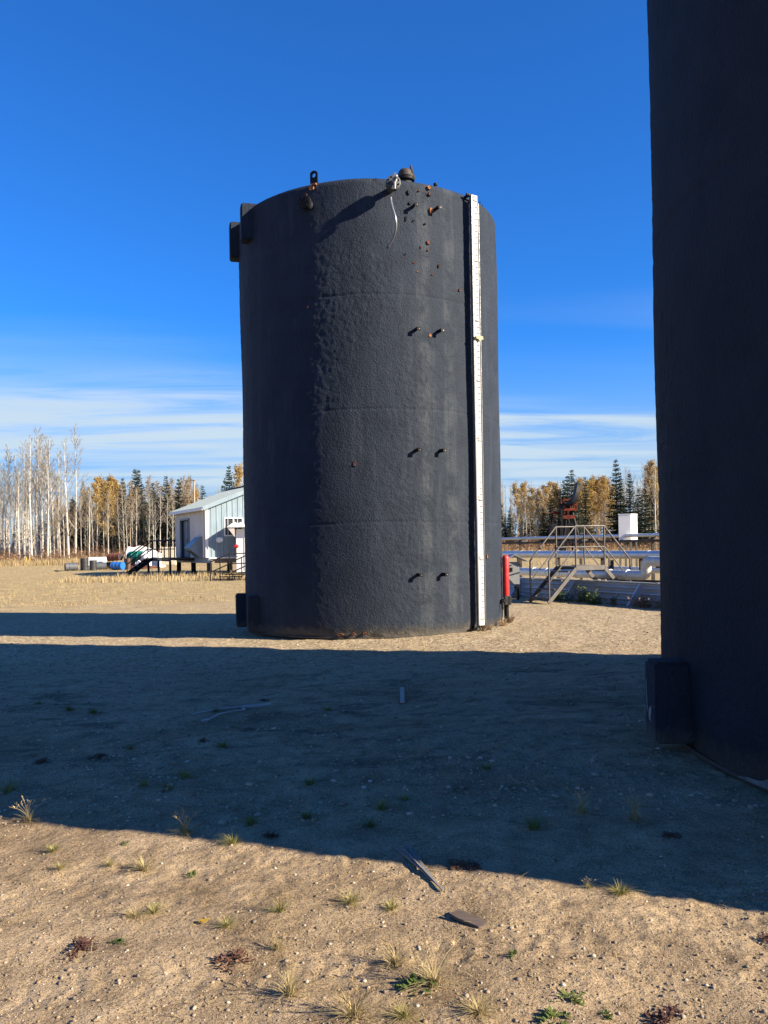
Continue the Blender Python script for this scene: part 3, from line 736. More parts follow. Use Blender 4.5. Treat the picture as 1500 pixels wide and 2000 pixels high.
stile = thing('stile_stairs', WP(2.6, 0, gz(5, 20)), 'steel stair stile with pipe handrails stepping over the low wall', 'stairs')
tc0, tw = 2.35, 0.78                                            # position along the wall, width
PZ = 0.82; hl = 0.42; run = 0.80
g0 = gz(*WP(tc0, 0, 0).xy)
for si, t in enumerate((tc0, tc0 + tw)):
    sg = -1 if si == 0 else 1
    for s in (-1, 1):
        b = MB(); b.bar(WP(t, s * (hl + run), g0 + 0.0), WP(t, s * hl, g0 + PZ - 0.03), 0.035, 0.09); b.build('stringer', M_steel, stile)
    b = MB(); b.bar(WP(t, -hl, g0 + PZ - 0.02), WP(t, hl, g0 + PZ - 0.02), 0.035, 0.11); b.build('platform_beam', M_steel, stile)
    tp = PZ + 0.98; lowz = 0.98
    b = MB(); b.tube([WP(t, -hl - run + 0.03, g0 + lowz), WP(t, -hl, g0 + tp), WP(t, hl, g0 + tp), WP(t, hl + run - 0.03, g0 + lowz)], 0.021, 8); b.build('top_rail', M_steel, stile)
    b = MB(); b.tube([WP(t, -hl - run + 0.03, g0 + lowz - 0.50), WP(t, -hl, g0 + tp - 0.50), WP(t, hl, g0 + tp - 0.50), WP(t, hl + run - 0.03, g0 + lowz - 0.50)], 0.016, 8); b.build('mid_rail', M_steel, stile)
    for (o_, za, zb_) in ((-hl - run + 0.03, -0.02, lowz), (-hl, PZ, tp), (hl, PZ, tp), (hl + run - 0.03, 0.0, lowz)):
        b = MB(); b.tube([WP(t, o_, g0 + za), WP(t, o_, g0 + zb_)], 0.021, 8); b.build('rail_post', M_steel, stile)
for s in (-1, 1):
    for k in range(4):
        f = (k + 0.5) / 4
        b = MB(); c0 = WP(tc0 + 0.03, s * (hl + run * (1 - f)), g0 + PZ * f); b.bar(c0, c0 + WU * (tw - 0.06), 0.20, 0.03); b.build('tread', M_steel, stile)
b = MB(); b.bar(WP(tc0 + 0.02, 0, g0 + PZ + 0.005), WP(tc0 + tw - 0.02, 0, g0 + PZ + 0.005), 2 * hl, 0.03); b.build('platform', M_steel, stile)

def pipe(label, pts, r, mat, joints=(), name='pipe', jr=1.06):
    pts = [Vector(p) for p in pts]
    o = thing(name, (pts[0].x, pts[0].y, gz(pts[0].x, pts[0].y)), label, 'pipe')
    # rounded elbows
    path = [pts[0]]
    for i in range(1, len(pts) - 1):
        a = (pts[i - 1] - pts[i]).normalized(); c = (pts[i + 1] - pts[i]).normalized(); e = min(r * 2.6, (pts[i - 1] - pts[i]).length * 0.45, (pts[i + 1] - pts[i]).length * 0.45)
        for k in range(7):
            s = k / 6; path.append((1 - s) ** 2 * (pts[i] + a * e) + 2 * s * (1 - s) * pts[i] + s * s * (pts[i] + c * e))
    path.append(pts[-1])
    b = MB(); b.tube(path, r, 18); b.build('pipe_run', mat, o)
    for (i, f) in joints:
        d = (pts[i + 1] - pts[i]); c = pts[i] + d * f; d.normalize()
        b = MB(); b.lathe([(r, -0.05), (r * jr, -0.045), (r * jr, 0.045), (r, 0.05)], c, d, 18); b.build('jacket_band', mat, o)
    return o
pipe('thick shiny aluminium clad pipe running behind the stile', [WP(9, 1.75, 1.15), WP(-1.5, 1.75, 1.15)], 0.105, M_alu, [(0, k / 11) for k in range(1, 11)])
pipe('dull white clad pipe lying low behind the corrugated wall', [WP(6.9, 1.0, 0.66), WP(1.55, 1.0, 0.68), WP(1.55, 1.0, 1.02), WP(-1.5, 1.0, 1.02)], 0.115, M_aluw, [(0, k / 8) for k in range(1, 8)] + [(2, k / 4) for k in range(1, 4)], jr=1.12)
pipe('second low white clad pipe partly hidden behind the stile', [WP(5.8, 2.5, 0.72), WP(2.1, 2.5, 0.74), WP(2.1, 1.9, 0.74), WP(-1.5, 1.9, 0.74)], 0.08, M_aluw, [(0, .3), (0, .6), (2, .4), (2, .7)])
pipe('thin silver overhead pipe above the dark rack beam', [WP(13, 4.0, 1.66), WP(2.3, 4.0, 1.66), WP(2.0, 4.0, 1.76), WP(-1.5, 4.0, 1.76)], 0.05, M_alu, [(0, k / 9) for k in range(1, 9)])
pipe('thin grey conduit along the pipe rack at the right', [WP(3.2, 3.6, 1.32), WP(-1.5, 3.6, 1.32)], 0.025, M_galv)
rack = thing('pipe_rack', WP(4, 4.0, 0), 'dark rusty steel pipe rack with upright posts behind the pipes', 'rack')
b = MB(); b.bar(WP(13, 3.9, 1.50), WP(-1.5, 3.9, 1.50), 0.08, 0.07); b.build('beam', M_blackrust, rack)
for t in (11.4, 7.9, 4.6, 3.2, 1.6, 0.1):
    b = MB(); b.bar(WP(t, 3.9, gz(*WP(t, 3.9, 0).xy) - 0.05), WP(t, 3.9, 1.465), 0.08, 0.08); b.build('post', M_blackrust, rack)
    b = MB(); b.bar(WP(t, 3.75, 1.565), WP(t, 4.15, 1.565), 0.06, 0.06); b.build('pipe_shoe', M_blackrust, rack)
low_rack = thing('pipe_support', WP(2, 1.4, 0), 'low dark steel pipe support frame by the wall at the right', 'rack')
for (o_, z_, ta, tb_) in ((1.35, 0.52, 3.4, -1.5), (1.35, 0.88, 1.6, -1.5)):
    b = MB(); b.bar(WP(ta, o_, z_), WP(tb_, o_, z_), 0.07, 0.07); b.build('beam', M_blackrust, low_rack)
for t in (3.3, 1.3, -0.6):
    b = MB(); b.bar(WP(t, 1.38, gz(*WP(t, 1.4, 0).xy) - 0.04), WP(t, 1.38, 1.04 if t < 3 else 1.03), 0.11, 0.11); b.build('post', M_blackrust, low_rack)
for (ta, tb_) in ((1.2, 0.4), (0.4, 1.2), (0.3, -0.5)):
    b = MB(); b.tube([WP(ta, 1.30, 0.50), WP(tb_, 1.30, 0.90)], 0.014, 6); b.build('cross_brace', M_steel, low_rack)
# far supports standing under the thick pipe
ps = thing('pipe_support', WP(6, 1.75, 0), 'row of short posts carrying the thick shiny pipe', 'rack')
for t in (8.2, 6.1, 4.1, 2.6):
    b = MB(); b.bar(WP(t, 1.75, gz(*WP(t, 1.75, 0).xy) - 0.04), WP(t, 1.75, 1.05), 0.09, 0.09); b.build('post', M_blackrust, ps)

# grey valve cabinet with pitched hood beside the red pipe
cbx = px(1003, 1120, 21.2)
cab = thing('valve_cabinet', (cbx.x, 21.2, gz(cbx.x, 21.2)), 'grey steel cabinet with open pitched hood beside the red pipe', 'cabinet')
b = MB(); za, zb_ = px(1003, 1141, 21.2).z, px(1003, 1098, 21.2).z
b.prism([(cbx.x - 0.19, 21.05, zb_), (cbx.x + 0.13, 21.05, zb_), (cbx.x + 0.13, 21.05, za), (cbx.x - 0.02, 21.05, za), (cbx.x - 0.19, 21.05, za + 0.2)], (0, 0.5, 0)); b.build('cabinet_body', M_box, cab, bevel=0.008)
b = MB(); b.box((cbx.x - 0.10, 21.04, (za + zb_) / 2 + 0.1), (0.10, 0.02, 0.10)); b.build('name_plate', M_black, cab)
b = MB(); b.box((cbx.x - 0.10, 21.035, (za + zb_) / 2 + 0.21), (0.08, 0.02, 0.012)); b.build('handle', M_black, cab)
for s in (-1, 1):
    b = MB(); c0 = Vector((cbx.x + 0.0, 20.95, zb_ + 0.20)); e = c0 + Vector((s * 0.34, 0, -0.17))
    b.prism([c0, e, e + Vector((0, 0, -0.02)), c0 + Vector((0, 0, -0.02))], (0, 0.75, 0)); b.build('hood_panel', M_box, cab)
for (dx, dy) in ((-0.15, 0.05), (0.09, 0.05), (-0.15, 0.45), (0.09, 0.45)):
    b = MB(); b.bar((cbx.x + dx, 21.05 + dy, gz(cbx.x, 21.2) - 0.03), (cbx.x + dx, 21.05 + dy, za + 0.22), 0.05, 0.05); b.build('leg', M_black, cab)
# white instrument box on legs
Yw = 24.6; a0 = px(1233, 1055, Yw); a1 = px(1233, 1005, Yw)
wb = thing('instrument_box', (a0.x, Yw, gz(a0.x, Yw)), 'tall white instrument box raised on legs above the pipes', 'box')
ul = Vector((-0.35, 0.10, 0)); ur = Vector((0.30, 0.36, 0))
c0 = Vector((a0.x, Yw, a0.z))
b = MB(); b.prism([c0, c0 + ul, c0 + ul + ur, c0 + ur], (0, 0, a1.z - a0.z)); b.build('box_body', M_white, wb, bevel=0.012)
b = MB(); q = [c0 + (ul + ur) * 0.5 + (p_ - (ul + ur) * 0.5) * 1.04 for p_ in (Vector(), ul, ul + ur, ur)]; b.prism([p_ + Vector((0, 0, a1.z - a0.z + 0.002)) for p_ in q], (0, 0, 0.025)); b.build('lid', M_white, wb, bevel=0.006)
for p_ in (Vector(), ul, ul + ur, ur):
    c2 = c0 + (ul + ur) * 0.5 + (p_ - (ul + ur) * 0.5) * 0.85
    b = MB(); b.bar((c2.x, c2.y, gz(c2.x, c2.y) - 0.03), (c2.x, c2.y, c0.z - 0.001), 0.05, 0.05); b.build('leg', M_steel, wb)

# ------------------------------------------------------------------ pump jack far behind
Yp = 80.0
pj = px(1112, 1078, Yp); X0 = pj.x; g0 = gz(X0, Yp)
jack = thing('pump_jack', (X0, Yp, g0), 'black and orange oil pump jack standing before the far trees', 'pump jack')
M_jorange = simple('orange_guard_paint', (0.20, 0.042, 0.02), (0.06, 0.016, 0.012), 4, 0.7, spec=0.1)
zpx = lambda y: px(1112, y, Yp).z
xpx = lambda x: px(x, 1020, Yp).x
b = MB(); b.box((X0, Yp + 2.0, g0 + 0.2), (2.0, 7.5, 0.4)); b.build('skid_base', M_black, jack)
top = Vector((X0 + 0.05, Yp, zpx(985)))
for (dx, dy) in ((-1.0, -1.3), (1.0, -1.3), (-0.7, 1.6), (0.7, 1.6)):
    b = MB(); b.bar((X0 + dx, Yp + dy, g0 + 0.35), (top.x + dx * 0.15, top.y, top.z - 0.1), 0.16, 0.2); b.build('samson_leg', M_black, jack)
for f in (0.3, 0.6):
    b = MB(); w_ = 1.0 * (1 - f * 0.85); b.bar((X0 - w_, Yp - 1.3 * (1 - f), g0 + 0.35 + (top.z - g0 - 0.4) * f), (X0 + w_, Yp - 1.3 * (1 - f), g0 + 0.35 + (top.z - g0 - 0.4) * f), 0.1, 0.12); b.build('ladder_brace', M_black, jack)
# walking beam tilted up towards the horse head
bd = Vector((0.10, -1.0, 0.24)).normalized()
b = MB(); b.bar(top - bd * 3.2, top + bd * 2.4, 0.30, 0.55); b.build('walking_beam', M_black, jack)
hc = top + bd * 2.4
prof = []
for k in range(9):
    a = R(-48 + 96 * k / 8); prof.append(Vector((0, -cos(a) * 0.95 + 0.35, sin(a) * 1.45)))
prof += [Vector((0, 0.55, 1.0)), Vector((0, 0.55, -0.6))]
lean = Matrix.Rotation(R(-14), 3, 'X') @ Matrix.Rotation(R(0), 3, 'Z')
tilt = Matrix.Rotation(R(17), 3, 'Y')
b = MB(); b.prism([hc + tilt @ (lean @ p_) + Vector((-0.25, 0, 0.35)) for p_ in prof], tilt @ Vector((0.34, 0.10, 0))); b.build('horse_head', M_black, jack)
for s in (-1, 1):
    b = MB(); b.bar(top - bd * 3.0 + Vector((s * 0.75, 0, 0)), (X0 + s * 0.85, Yp + 3.0, zpx(1034)), 0.14, 0.14); b.build('pitman_arm', M_black, jack)
    cc = Vector((X0 + s * 0.95, Yp + 2.4, zpx(1036)))
    b = MB(); b.prism([cc + Vector((0, -0.5, -1.0)), cc + Vector((0, 0.6, -1.0)), cc + Vector((0, 1.0, -0.2)), cc + Vector((0, 0.5, 0.75)), cc + Vector((0, -0.4, 0.75)), cc + Vector((0, -0.9, -0.2))], (s * 0.28, 0, 0)); b.build('counterweight', M_black, jack)
b = MB(); b.bar(top - bd * 3.0 + Vector((-0.85, 0, 0)), top - bd * 3.0 + Vector((0.85, 0, 0)), 0.25, 0.25); b.build('equaliser', M_jorange, jack)
b = MB(); b.box((X0, Yp + 2.6, zpx(1042)), (1.1, 1.5, 1.2)); b.build('gearbox', M_black, jack, bevel=0.08)
b = MB(); b.box((X0 + 0.1, Yp + 4.6, g0 + 0.9), (1.0, 1.0, 0.9)); b.build('motor', M_black, jack, bevel=0.1)
# orange guard cage round the beam bearing
zc0, zc1 = zpx(996), zpx(976)
for (dx, dy) in ((-0.62, -0.6), (0.62, -0.6), (-0.62, 0.6), (0.62, 0.6), (0, -0.62), (0, 0.62)):
    b = MB(); b.bar((top.x + dx, top.y + dy, zc0), (top.x + dx, top.y + dy, zc1 + (0.1 if dx else -0.2)), 0.09, 0.09); b.build('guard_post', M_jorange, jack)
for z_ in (zc0 + 0.02, (zc0 + zc1) / 2, zc1):
    for (a, c) in (((-0.62, -0.62), (0.62, -0.62)), ((-0.62, 0.62), (0.62, 0.62)), ((-0.64, -0.6), (-0.64, 0.6)), ((0.64, -0.6), (0.64, 0.6))):
        b = MB(); b.bar((top.x + a[0], top.y + a[1], z_), (top.x + c[0], top.y + c[1], z_), 0.08, 0.22 if z_ < zc0 + 0.1 else 0.08); b.build('guard_rail', M_jorange, jack)
b = MB(); b.box((X0 - 0.1, Yp - 0.3, zpx(1010)), (1.1, 0.5, 0.32)); b.build('bearing_guard', M_jorange, jack)
xp = xpx(1091)
b = MB(); b.bar((xp, Yp - 1.5, g0), (xp, Yp - 1.5, zpx(985)), 0.16, 0.16); b.bar((xp - 0.1, Yp - 1.5, zpx(987)), (X0 - 0.2, Yp - 0.4, zpx(987)), 0.14, 0.2); b.build('brake_mast', M_black, jack)
b = MB(); b.tube([hc + Vector((0, -0.6, -0.6)), (hc.x, hc.y - 0.6, g0 + 1.2)], 0.035, 6); b.build('bridle_cable', M_black, jack)

# ------------------------------------------------------------------ site building on piles
B0 = Vector((-9.58, 45, 0)); U1 = Vector((-0.48, 0.877, 0)).normalized(); U2 = Vector((0.877, 0.48, 0)).normalized()
def BP(a, b_, z, o=0.0): return B0 + U1 * a + U2 * b_ + Vector((0, 0, z)) - U2 * o      # o: out of the door side
gB = gz(-10, 46)
LA, LB, FZ, EV, PK = 6.6, 6.6, 0.99, 3.79, 5.09
bld = thing('site_building', (B0.x, B0.y, gB), 'pale metal clad site building on piles with a sloping roof', 'building')
def ribbed(name, mat, P0, du, n_out, width, z0, ztop, pitch=0.305, dep=0.028):
    prof = []
    s = 0.0
    while s < width - 1e-6:
        for ds, d_ in ((0, 0), (0.19, 0), (0.215, dep), (0.275, dep), (0.30, 0)):
            if s + ds <= width: prof.append((s + ds, d_))
        s += pitch
    prof.append((width, 0.0))
    vs_ = [P0 + du * a + n_out * d_ + Vector((0, 0, z0)) for a, d_ in prof] + [P0 + du * a + n_out * d_ + Vector((0, 0, ztop(a))) for a, d_ in prof]
    n_ = len(prof)
    b = MB(); b.add(vs_, [(i, i + 1, n_ + i + 1, n_ + i) for i in range(n_ - 1)]); return b.build(name, mat, bld, smooth=False)
OUT1 = -U2; OUT2 = -U1
gtop = lambda b_: EV + (PK - EV) * (1 - abs(b_ - LB / 2) / (LB / 2))
k = 0
while k * 0.915 < LB:
    b0 = k * 0.915; w_ = min(0.91, LB - b0)
    if b0 < 1.95 and b0 + w_ > 1.0:      # the window opening breaks this sheet: below, above and beside
        for (q0, q1, za, zt_) in ((b0, b0 + w_, FZ, lambda a, q=b0: 2.18), (b0, b0 + w_, 3.15, lambda a, q=b0: gtop(q + a))):
            ribbed('wall_panel', M_clad, BP(0, q0, 0), U2, OUT2, q1 - q0, za, zt_)
        if b0 < 1.0: ribbed('wall_panel', M_clad, BP(0, b0, 0), U2, OUT2, 1.0 - b0, 2.18, lambda a: 3.15)
        if b0 + w_ > 1.98: ribbed('wall_panel', M_clad, BP(0, 1.98, 0), U2, OUT2, b0 + w_ - 1.98, 2.18, lambda a: 3.15)
    else: ribbed('wall_panel', M_clad, BP(0, b0, 0), U2, OUT2, w_, FZ, lambda a, q=b0: gtop(q + a))
    k += 1
DA0, DA1, DZ = 3.5, 5.35, 3.17
k = 0
while k * 0.915 < LA - 0.01:
    a0 = k * 0.915; a1 = min(a0 + 0.91, LA)
    segs = []
    if a1 <= DA0 or a0 >= DA1: segs = [(a0, a1, FZ)]
    else:
        if a0 < DA0: segs.append((a0, DA0, FZ))
        segs.append((max(a0, DA0), min(a1, DA1), DZ))
        if a1 > DA1: segs.append((DA1, a1, FZ))
    for (s0, s1, z0) in segs:
        if s1 - s0 > 0.02: ribbed('wall_panel', M_cladw, BP(s0, 0, 0), U1, OUT1, s1 - s0, z0, lambda a: EV, dep=0.02)
    k += 1
b = MB(); b.prism([BP(LA, 0, FZ), BP(LA, LB, FZ), BP(LA, LB, EV), BP(LA, LB / 2, PK), BP(LA, 0, EV)], U1 * 0.02)
b.prism([BP(0, LB, FZ), BP(LA, LB, FZ), BP(LA, LB, EV), BP(0, LB, EV)], U2 * 0.02); b.build('rear_walls', M_cladw, bld)
b = MB(); b.prism([BP(0.03, 0.03, FZ - 0.02), BP(LA, 0.03, FZ - 0.02), BP(LA, LB, FZ - 0.02), BP(0.03, LB, FZ - 0.02)], (0, 0, 0.02)); b.build('floor', M_dark, bld)
for (bb, sgn) in ((0, 1), (LB, -1)):      # roof in sheets
    OV = 0.30; e0 = bb - sgn * OV; ze = EV - OV * (PK - EV) / (LB / 2)
    for k in range(8):
        a0 = -0.25 + k * 0.89; a1 = a0 + 0.885
        p4 = [BP(a0, e0, ze + 0.03), BP(a1, e0, ze + 0.03), BP(a1, LB / 2, PK + 0.03), BP(a0, LB / 2, PK + 0.03)]
        b = MB(); b.prism(p4, (0, 0, 0.03))
        for f in (0.0, 0.35, 0.7):
            aa = a0 + 0.885 * f + 0.02; b.bar(BP(aa, e0, ze + 0.072), BP(aa, LB / 2, PK + 0.072), 0.035, 0.03)
        b.build('roof_panel', M_roof, bld, smooth=False)
    b = MB(); b.bar(BP(-0.25, e0 - sgn * 0.02, ze - 0.03), BP(6.85, e0 - sgn * 0.02, ze - 0.03), 0.04, 0.16); b.build('eave_trim', M_trim, bld)
    b = MB(); b.bar(BP(-0.27, e0, ze - 0.02), BP(-0.27, LB / 2, PK - 0.02), 0.03, 0.22); b.build('barge_board', M_clad, bld)
b = MB(); b.bar(BP(-0.25, LB / 2, PK + 0.08), BP(6.85, LB / 2, PK + 0.08), 0.3, 0.03); b.build('ridge_cap', M_roof, bld)
b = MB(); b.bar(BP(-0.025, -0.03, FZ), BP(-0.025, -0.03, EV), 0.14, 0.14); b.build('corner_trim', M_trim, bld)
b = MB(); b.tube([BP(0.45, 0, EV - 0.1, 0.06), BP(0.45, 0, FZ, 0.06)], 0.035, 8); b.build('downpipe', M_trim, bld)
b = MB(); b.bar(BP(-0.045, 0.06, FZ - 0.02), BP(-0.045, LB, FZ - 0.02), 0.03, 0.08); b.build('base_trim', M_trim, bld)
# doorway
dr = MB()
for (a_, z0, z1) in ((DA0, FZ, DZ), (DA1, FZ, DZ)): dr.bar(BP(a_, 0.0, z0, 0.01), BP(a_, 0.0, z1, 0.01), 0.10, 0.10, up=U1)
dr.bar(BP(DA0 - 0.05, 0, DZ + 0.05, 0.01), BP(DA1 + 0.05, 0, DZ + 0.05, 0.01), 0.10, 0.10); drf = dr.build('door_frame', M_door, bld)
b = MB(); b.bar(BP(DA1 - 0.06, 0.16, (FZ + DZ) / 2), BP(DA0 + 0.9, 0.16, (FZ + DZ) / 2), 0.05, DZ - FZ - 0.06); dl = b.build('door_leaf', M_door, bld)
b = MB(); b.bar(BP(DA0 + 0.9, 0.20, (FZ + DZ) / 2), BP(DA0 + 0.05, 0.20, (FZ + DZ) / 2), 0.05, DZ - FZ - 0.06); dl2 = b.build('door_leaf', M_dark, bld)
b = MB(); b.bar(BP(DA0 + 0.75, 0.165, 2.55), BP(DA0 + 0.15, 0.165, 2.55), 0.02, 0.75); b.build('door_window', M_door, dl2)
b = MB(); b.tube([BP(DA0 + 1.0, 0.10, 1.9), BP(DA0 + 1.0, 0.10, 2.1)], 0.02, 6); b.build('handle', M_galv, dl)
# vent hood
pts = [(0, 2.15), (0.16, 2.15), (0.80, 1.55), (0.74, 1.48), (0.12, 0.97), (0, 0.97)]
b = MB(); b.prism([BP(0.85, 0, z, o) for o, z in pts], U1 * 0.95); hood = b.build('vent_hood', M_clad, bld, smooth=False)
for k in range(5):
    f = 0.15 + 0.16 * k; o_ = 0.12 + 0.62 * f; z_ = 0.97 + 0.51 * f
    b = MB(); b.bar(BP(0.9, 0, z_ - 0.02, o_ + 0.015), BP(1.75, 0, z_ - 0.02, o_ + 0.015), 0.06, 0.03); b.build('louvre', M_dark, hood)
# window
b = MB(); b.prism([BP(0.03, 1.0, 2.18), BP(0.03, 1.98, 2.18), BP(0.03, 1.98, 3.15), BP(0.03, 1.0, 3.15)], U1 * 0.02); wi = b.build('window', M_glass, bld)
for (p0, p1) in ((BP(-0.02, 0.97, 2.18), BP(-0.02, 2.01, 2.18)), (BP(-0.02, 0.97, 3.15), BP(-0.02, 2.01, 3.15)), (BP(-0.02, 0.97, 2.18), BP(-0.02, 0.97, 3.15)), (BP(-0.02, 2.01, 2.18), BP(-0.02, 2.01, 3.15)), (BP(-0.0, 1.49, 2.2), BP(-0.0, 1.49, 3.13))):
    b = MB(); b.bar(p0, p1, 0.07, 0.07); b.build('window_frame', M_trim, wi)
for bb in (1.17, 1.72):
    b = MB(); b.bar(BP(-0.005, bb, 2.2), BP(-0.005, bb, 3.13), 0.025, 0.025); b.build('window_bar', M_trim, wi)
# exhaust outlet on the gable
c = BP(-0.02, 0.62, 1.95)
b = MB(); b.lathe([(0.15, 0), (0.15, 0.03), (0.09, 0.04), (0.09, 0.35), (0.13, 0.36), (0.13, 0.40)], c, OUT2, 16); b.build('exhaust_stub', M_trim, bld)
# floor frame and piles
for bb in (0.1, LB - 0.1):
    b = MB(); b.bar(BP(0, bb, 0.83), BP(LA, bb, 0.83), 0.16, 0.28); b.build('floor_beam', M_clad, bld)
for aa in (0.1, LA / 2, LA - 0.1):
    b = MB(); b.bar(BP(aa, 0.2, 0.80), BP(aa, LB - 0.2, 0.80), 0.14, 0.22); b.build('floor_joist', M_wood, bld)
for aa in (0.1, 3.2, 6.4):
    for bb in (0.12, 3.3, 6.45):
        b = MB(); c = BP(aa, bb, 0); b.tube([(c.x, c.y, gz(c.x, c.y) - 0.1), (c.x, c.y, 0.69)], 0.14, 12); b.build('pile', M_black, bld)
# landing and steps by the door
deck = thing('door_landing', BP(5, 0, gB, 0.8), 'black steel landing with railing and steps at the building door', 'landing')
DP = 1.35
for k in range(9):
    o_ = 0.08 + k * 0.15; b = MB(); b.bar(BP(2.6, 0, 0.95, o_), BP(8.1, 0, 0.95, o_), 0.135, 0.05); b.build('deck_plank', M_blackrust, deck)
for o_ in (0.05, DP): 
    b = MB(); b.bar(BP(2.6, 0, 0.86, o_), BP(8.1, 0, 0.86, o_), 0.06, 0.12); b.build('deck_beam', M_black, deck)
for a_ in (2.7, 5.4, 8.0):
    b = MB(); c = BP(a_, 0, 0, DP); b.bar((c.x, c.y, gz(c.x, c.y) - 0.05), (c.x, c.y, 0.80), 0.11, 0.11); b.build('deck_post', M_black, deck)
rails = [((2.6, DP), (6.9, DP)), ((8.1, DP), (8.1, 0.05)), ((8.1, 0.05), (6.7, 0.05))]
for (p0, p1) in rails:
    for z_ in (1.5, 2.02):
        b = MB(); b.tube([BP(p0[0], 0, z_, p0[1]), BP(p1[0], 0, z_, p1[1])], 0.034, 6); b.build('rail', M_black, deck)
for (a_, o_) in ((2.6, DP), (4.0, DP), (5.5, DP), (6.9, DP), (8.1, DP), (8.1, 0.05), (6.7, 0.05)):
    b = MB(); b.tube([BP(a_, 0, 0.97, o_), BP(a_, 0, 2.03, o_)], 0.036, 6); b.build('rail_post', M_black, deck)
for k in range(5):
    f = (k + 0.5) / 5; o_ = DP + 0.05 + f * 1.25; z_ = 0.97 * (1 - f) + 0.02
    b = MB(); b.bar(BP(6.95, 0, z_, o_), BP(8.05, 0, z_, o_), 0.26, 0.04); b.build('step', M_black, deck)
for a_ in (6.92, 8.08):
    b = MB(); b.bar(BP(a_, 0, 0.93, DP), BP(a_, 0, 0.02, DP + 1.3), 0.04, 0.2); b.build('step_stringer', M_black, deck)
    for dz_ in (0.55, 1.05):
        b = MB(); b.tube([BP(a_, 0, 0.97 + dz_, DP), BP(a_, 0, 0.05 + dz_, DP + 1.28)], 0.034, 6); b.build('stair_rail', M_black, deck)
    b = MB(); b.tube([BP(a_, 0, 0.0, DP + 1.28), BP(a_, 0, 1.10, DP + 1.28)], 0.028, 6); b.build('rail_post', M_black, deck)

# white shed with a ribbed canopy in front of the gable
shx = px(461, 1080, 44.7).x; sg = gz(shx, 44.7)
shed = thing('small_shed', (shx + 1, 45.25, sg), 'white shed with ribbed canopy roof half hidden by the tank', 'shed')
b = MB(); b.box((shx + 1.1, 45.25, 1.29), (2.2, 1.1, 2.44)); b.build('shed_body', M_white, shed, bevel=0.02)
for k in range(9):
    x0 = shx - 0.38 + k * 0.33; b = MB()
    b.prism([(x0, 44.25, 2.60), (x0 + 0.325, 44.25, 2.60), (x0 + 0.325, 45.8, 2.85), (x0, 45.8, 2.85)], (0, 0, 0.03)); b.bar((x0 + 0.16, 44.25, 2.65), (x0 + 0.16, 45.8, 2.9), 0.07, 0.05); b.build('canopy_sheet', M_trim, shed)
b = MB(); b.prism([(shx - 0.36, 44.3, 2.585), (shx - 0.0, 44.3, 2.1), (shx - 0.0, 44.3, 2.585)], (0, 0.06, 0)); b.build('canopy_bracket', M_cladw, shed)
b = MB(); b.box((shx + 0.9, 44.69, 1.25), (0.9, 0.03, 1.9)); b.build('shed_door', M_trim, shed)
b = MB(); c = px(463, 1067, 44.4); b.lathe([(0.02, 0), (0.06, 0.04), (0.10, 0.14), (0.10, 0.26), (0.05, 0.30)], c + Vector((-0.22, 0, 0)), (1, 0, 0), 14)
horn = b.build('warning_horn', M_red, None); tag(horn, 'small red warning horn on the corner of the white shed', 'horn')
b = MB(); b.tube([(c.x - 0.05, c.y, c.z - 0.05), (c.x - 0.05, c.y, c.z - 0.55), (shx + 0.1, 44.68, c.z - 0.55)], 0.025, 6); b.v = [tuple(Vector(v)) for v in b.v]; b.build('horn_bracket', M_steel, horn)

steps = thing('steel_steps', (-7.4, 38.5, gz(-7.4, 38.5)), 'black railed steel steps beside the middle tank leading to the shed', 'stairs')
A0 = Vector((px(411, 1120, 38).x, 38.0, 0)); clim = Vector((0.80, 0.45, 0)); sepv = Vector((1.02, -0.12, 0)); gs = gz(-7.5, 38.5)
for s in (0, 1):
    q0 = A0 + sepv * s; q1 = q0 + clim; q2 = q1 + Vector((0.95, 0.5, 0)) * (1.0 if s == 0 else 0.6)
    for dz_ in (0.45, 0.92):
        b = MB(); b.tube([q0 + up * (gs + dz_ - 0.05), q1 + up * (gs + dz_ + 0.32), q2 + up * (gs + dz_ + 0.32)], 0.03, 6); b.build('rail', M_black, steps)
    for (q, zt_) in ((q0, 0.88), (q0.lerp(q1, 0.5), 1.05), (q1, 1.24), (q2, 1.24)):
        b = MB(); b.tube([Vector((q.x, q.y, gz(q.x, q.y) - 0.04)), Vector((q.x, q.y, gs + zt_))], 0.026, 6); b.build('rail_post', M_black, steps)
for k in range(3):
    f = (k + 0.4) / 3; q = A0 + clim * f
    b = MB(); b.bar(q + up * (gs + 0.08 + 0.1 * k), q + sepv + up * (gs + 0.08 + 0.1 * k), 0.26, 0.04); b.build('step', M_black, steps)
q = A0 + clim * 1.5; b = MB(); b.bar(q + up * (gs + 0.34), q + sepv + up * (gs + 0.34), 0.9, 0.05); b.build('landing', M_black, steps)

# utility pole behind the building
pp = px(381, 1080, 100)
pole = thing('utility_pole', (pp.x, 100, gz(pp.x, 100)), 'wooden utility pole with a crossarm rising behind the building', 'pole')
zt_ = px(381, 936, 100).z
b = MB(); b.tube([(pp.x, 100, gz(pp.x, 100) - 0.3), (pp.x, 100, zt_)], [0.16, 0.11], 10); b.build('pole_shaft', M_aspbark2, pole)
b = MB(); b.bar((pp.x - 1.15, 99.9, zt_ - 0.15), (pp.x + 0.15, 99.9, zt_ - 0.15), 0.1, 0.12); b.build('crossarm', M_wood, pole)

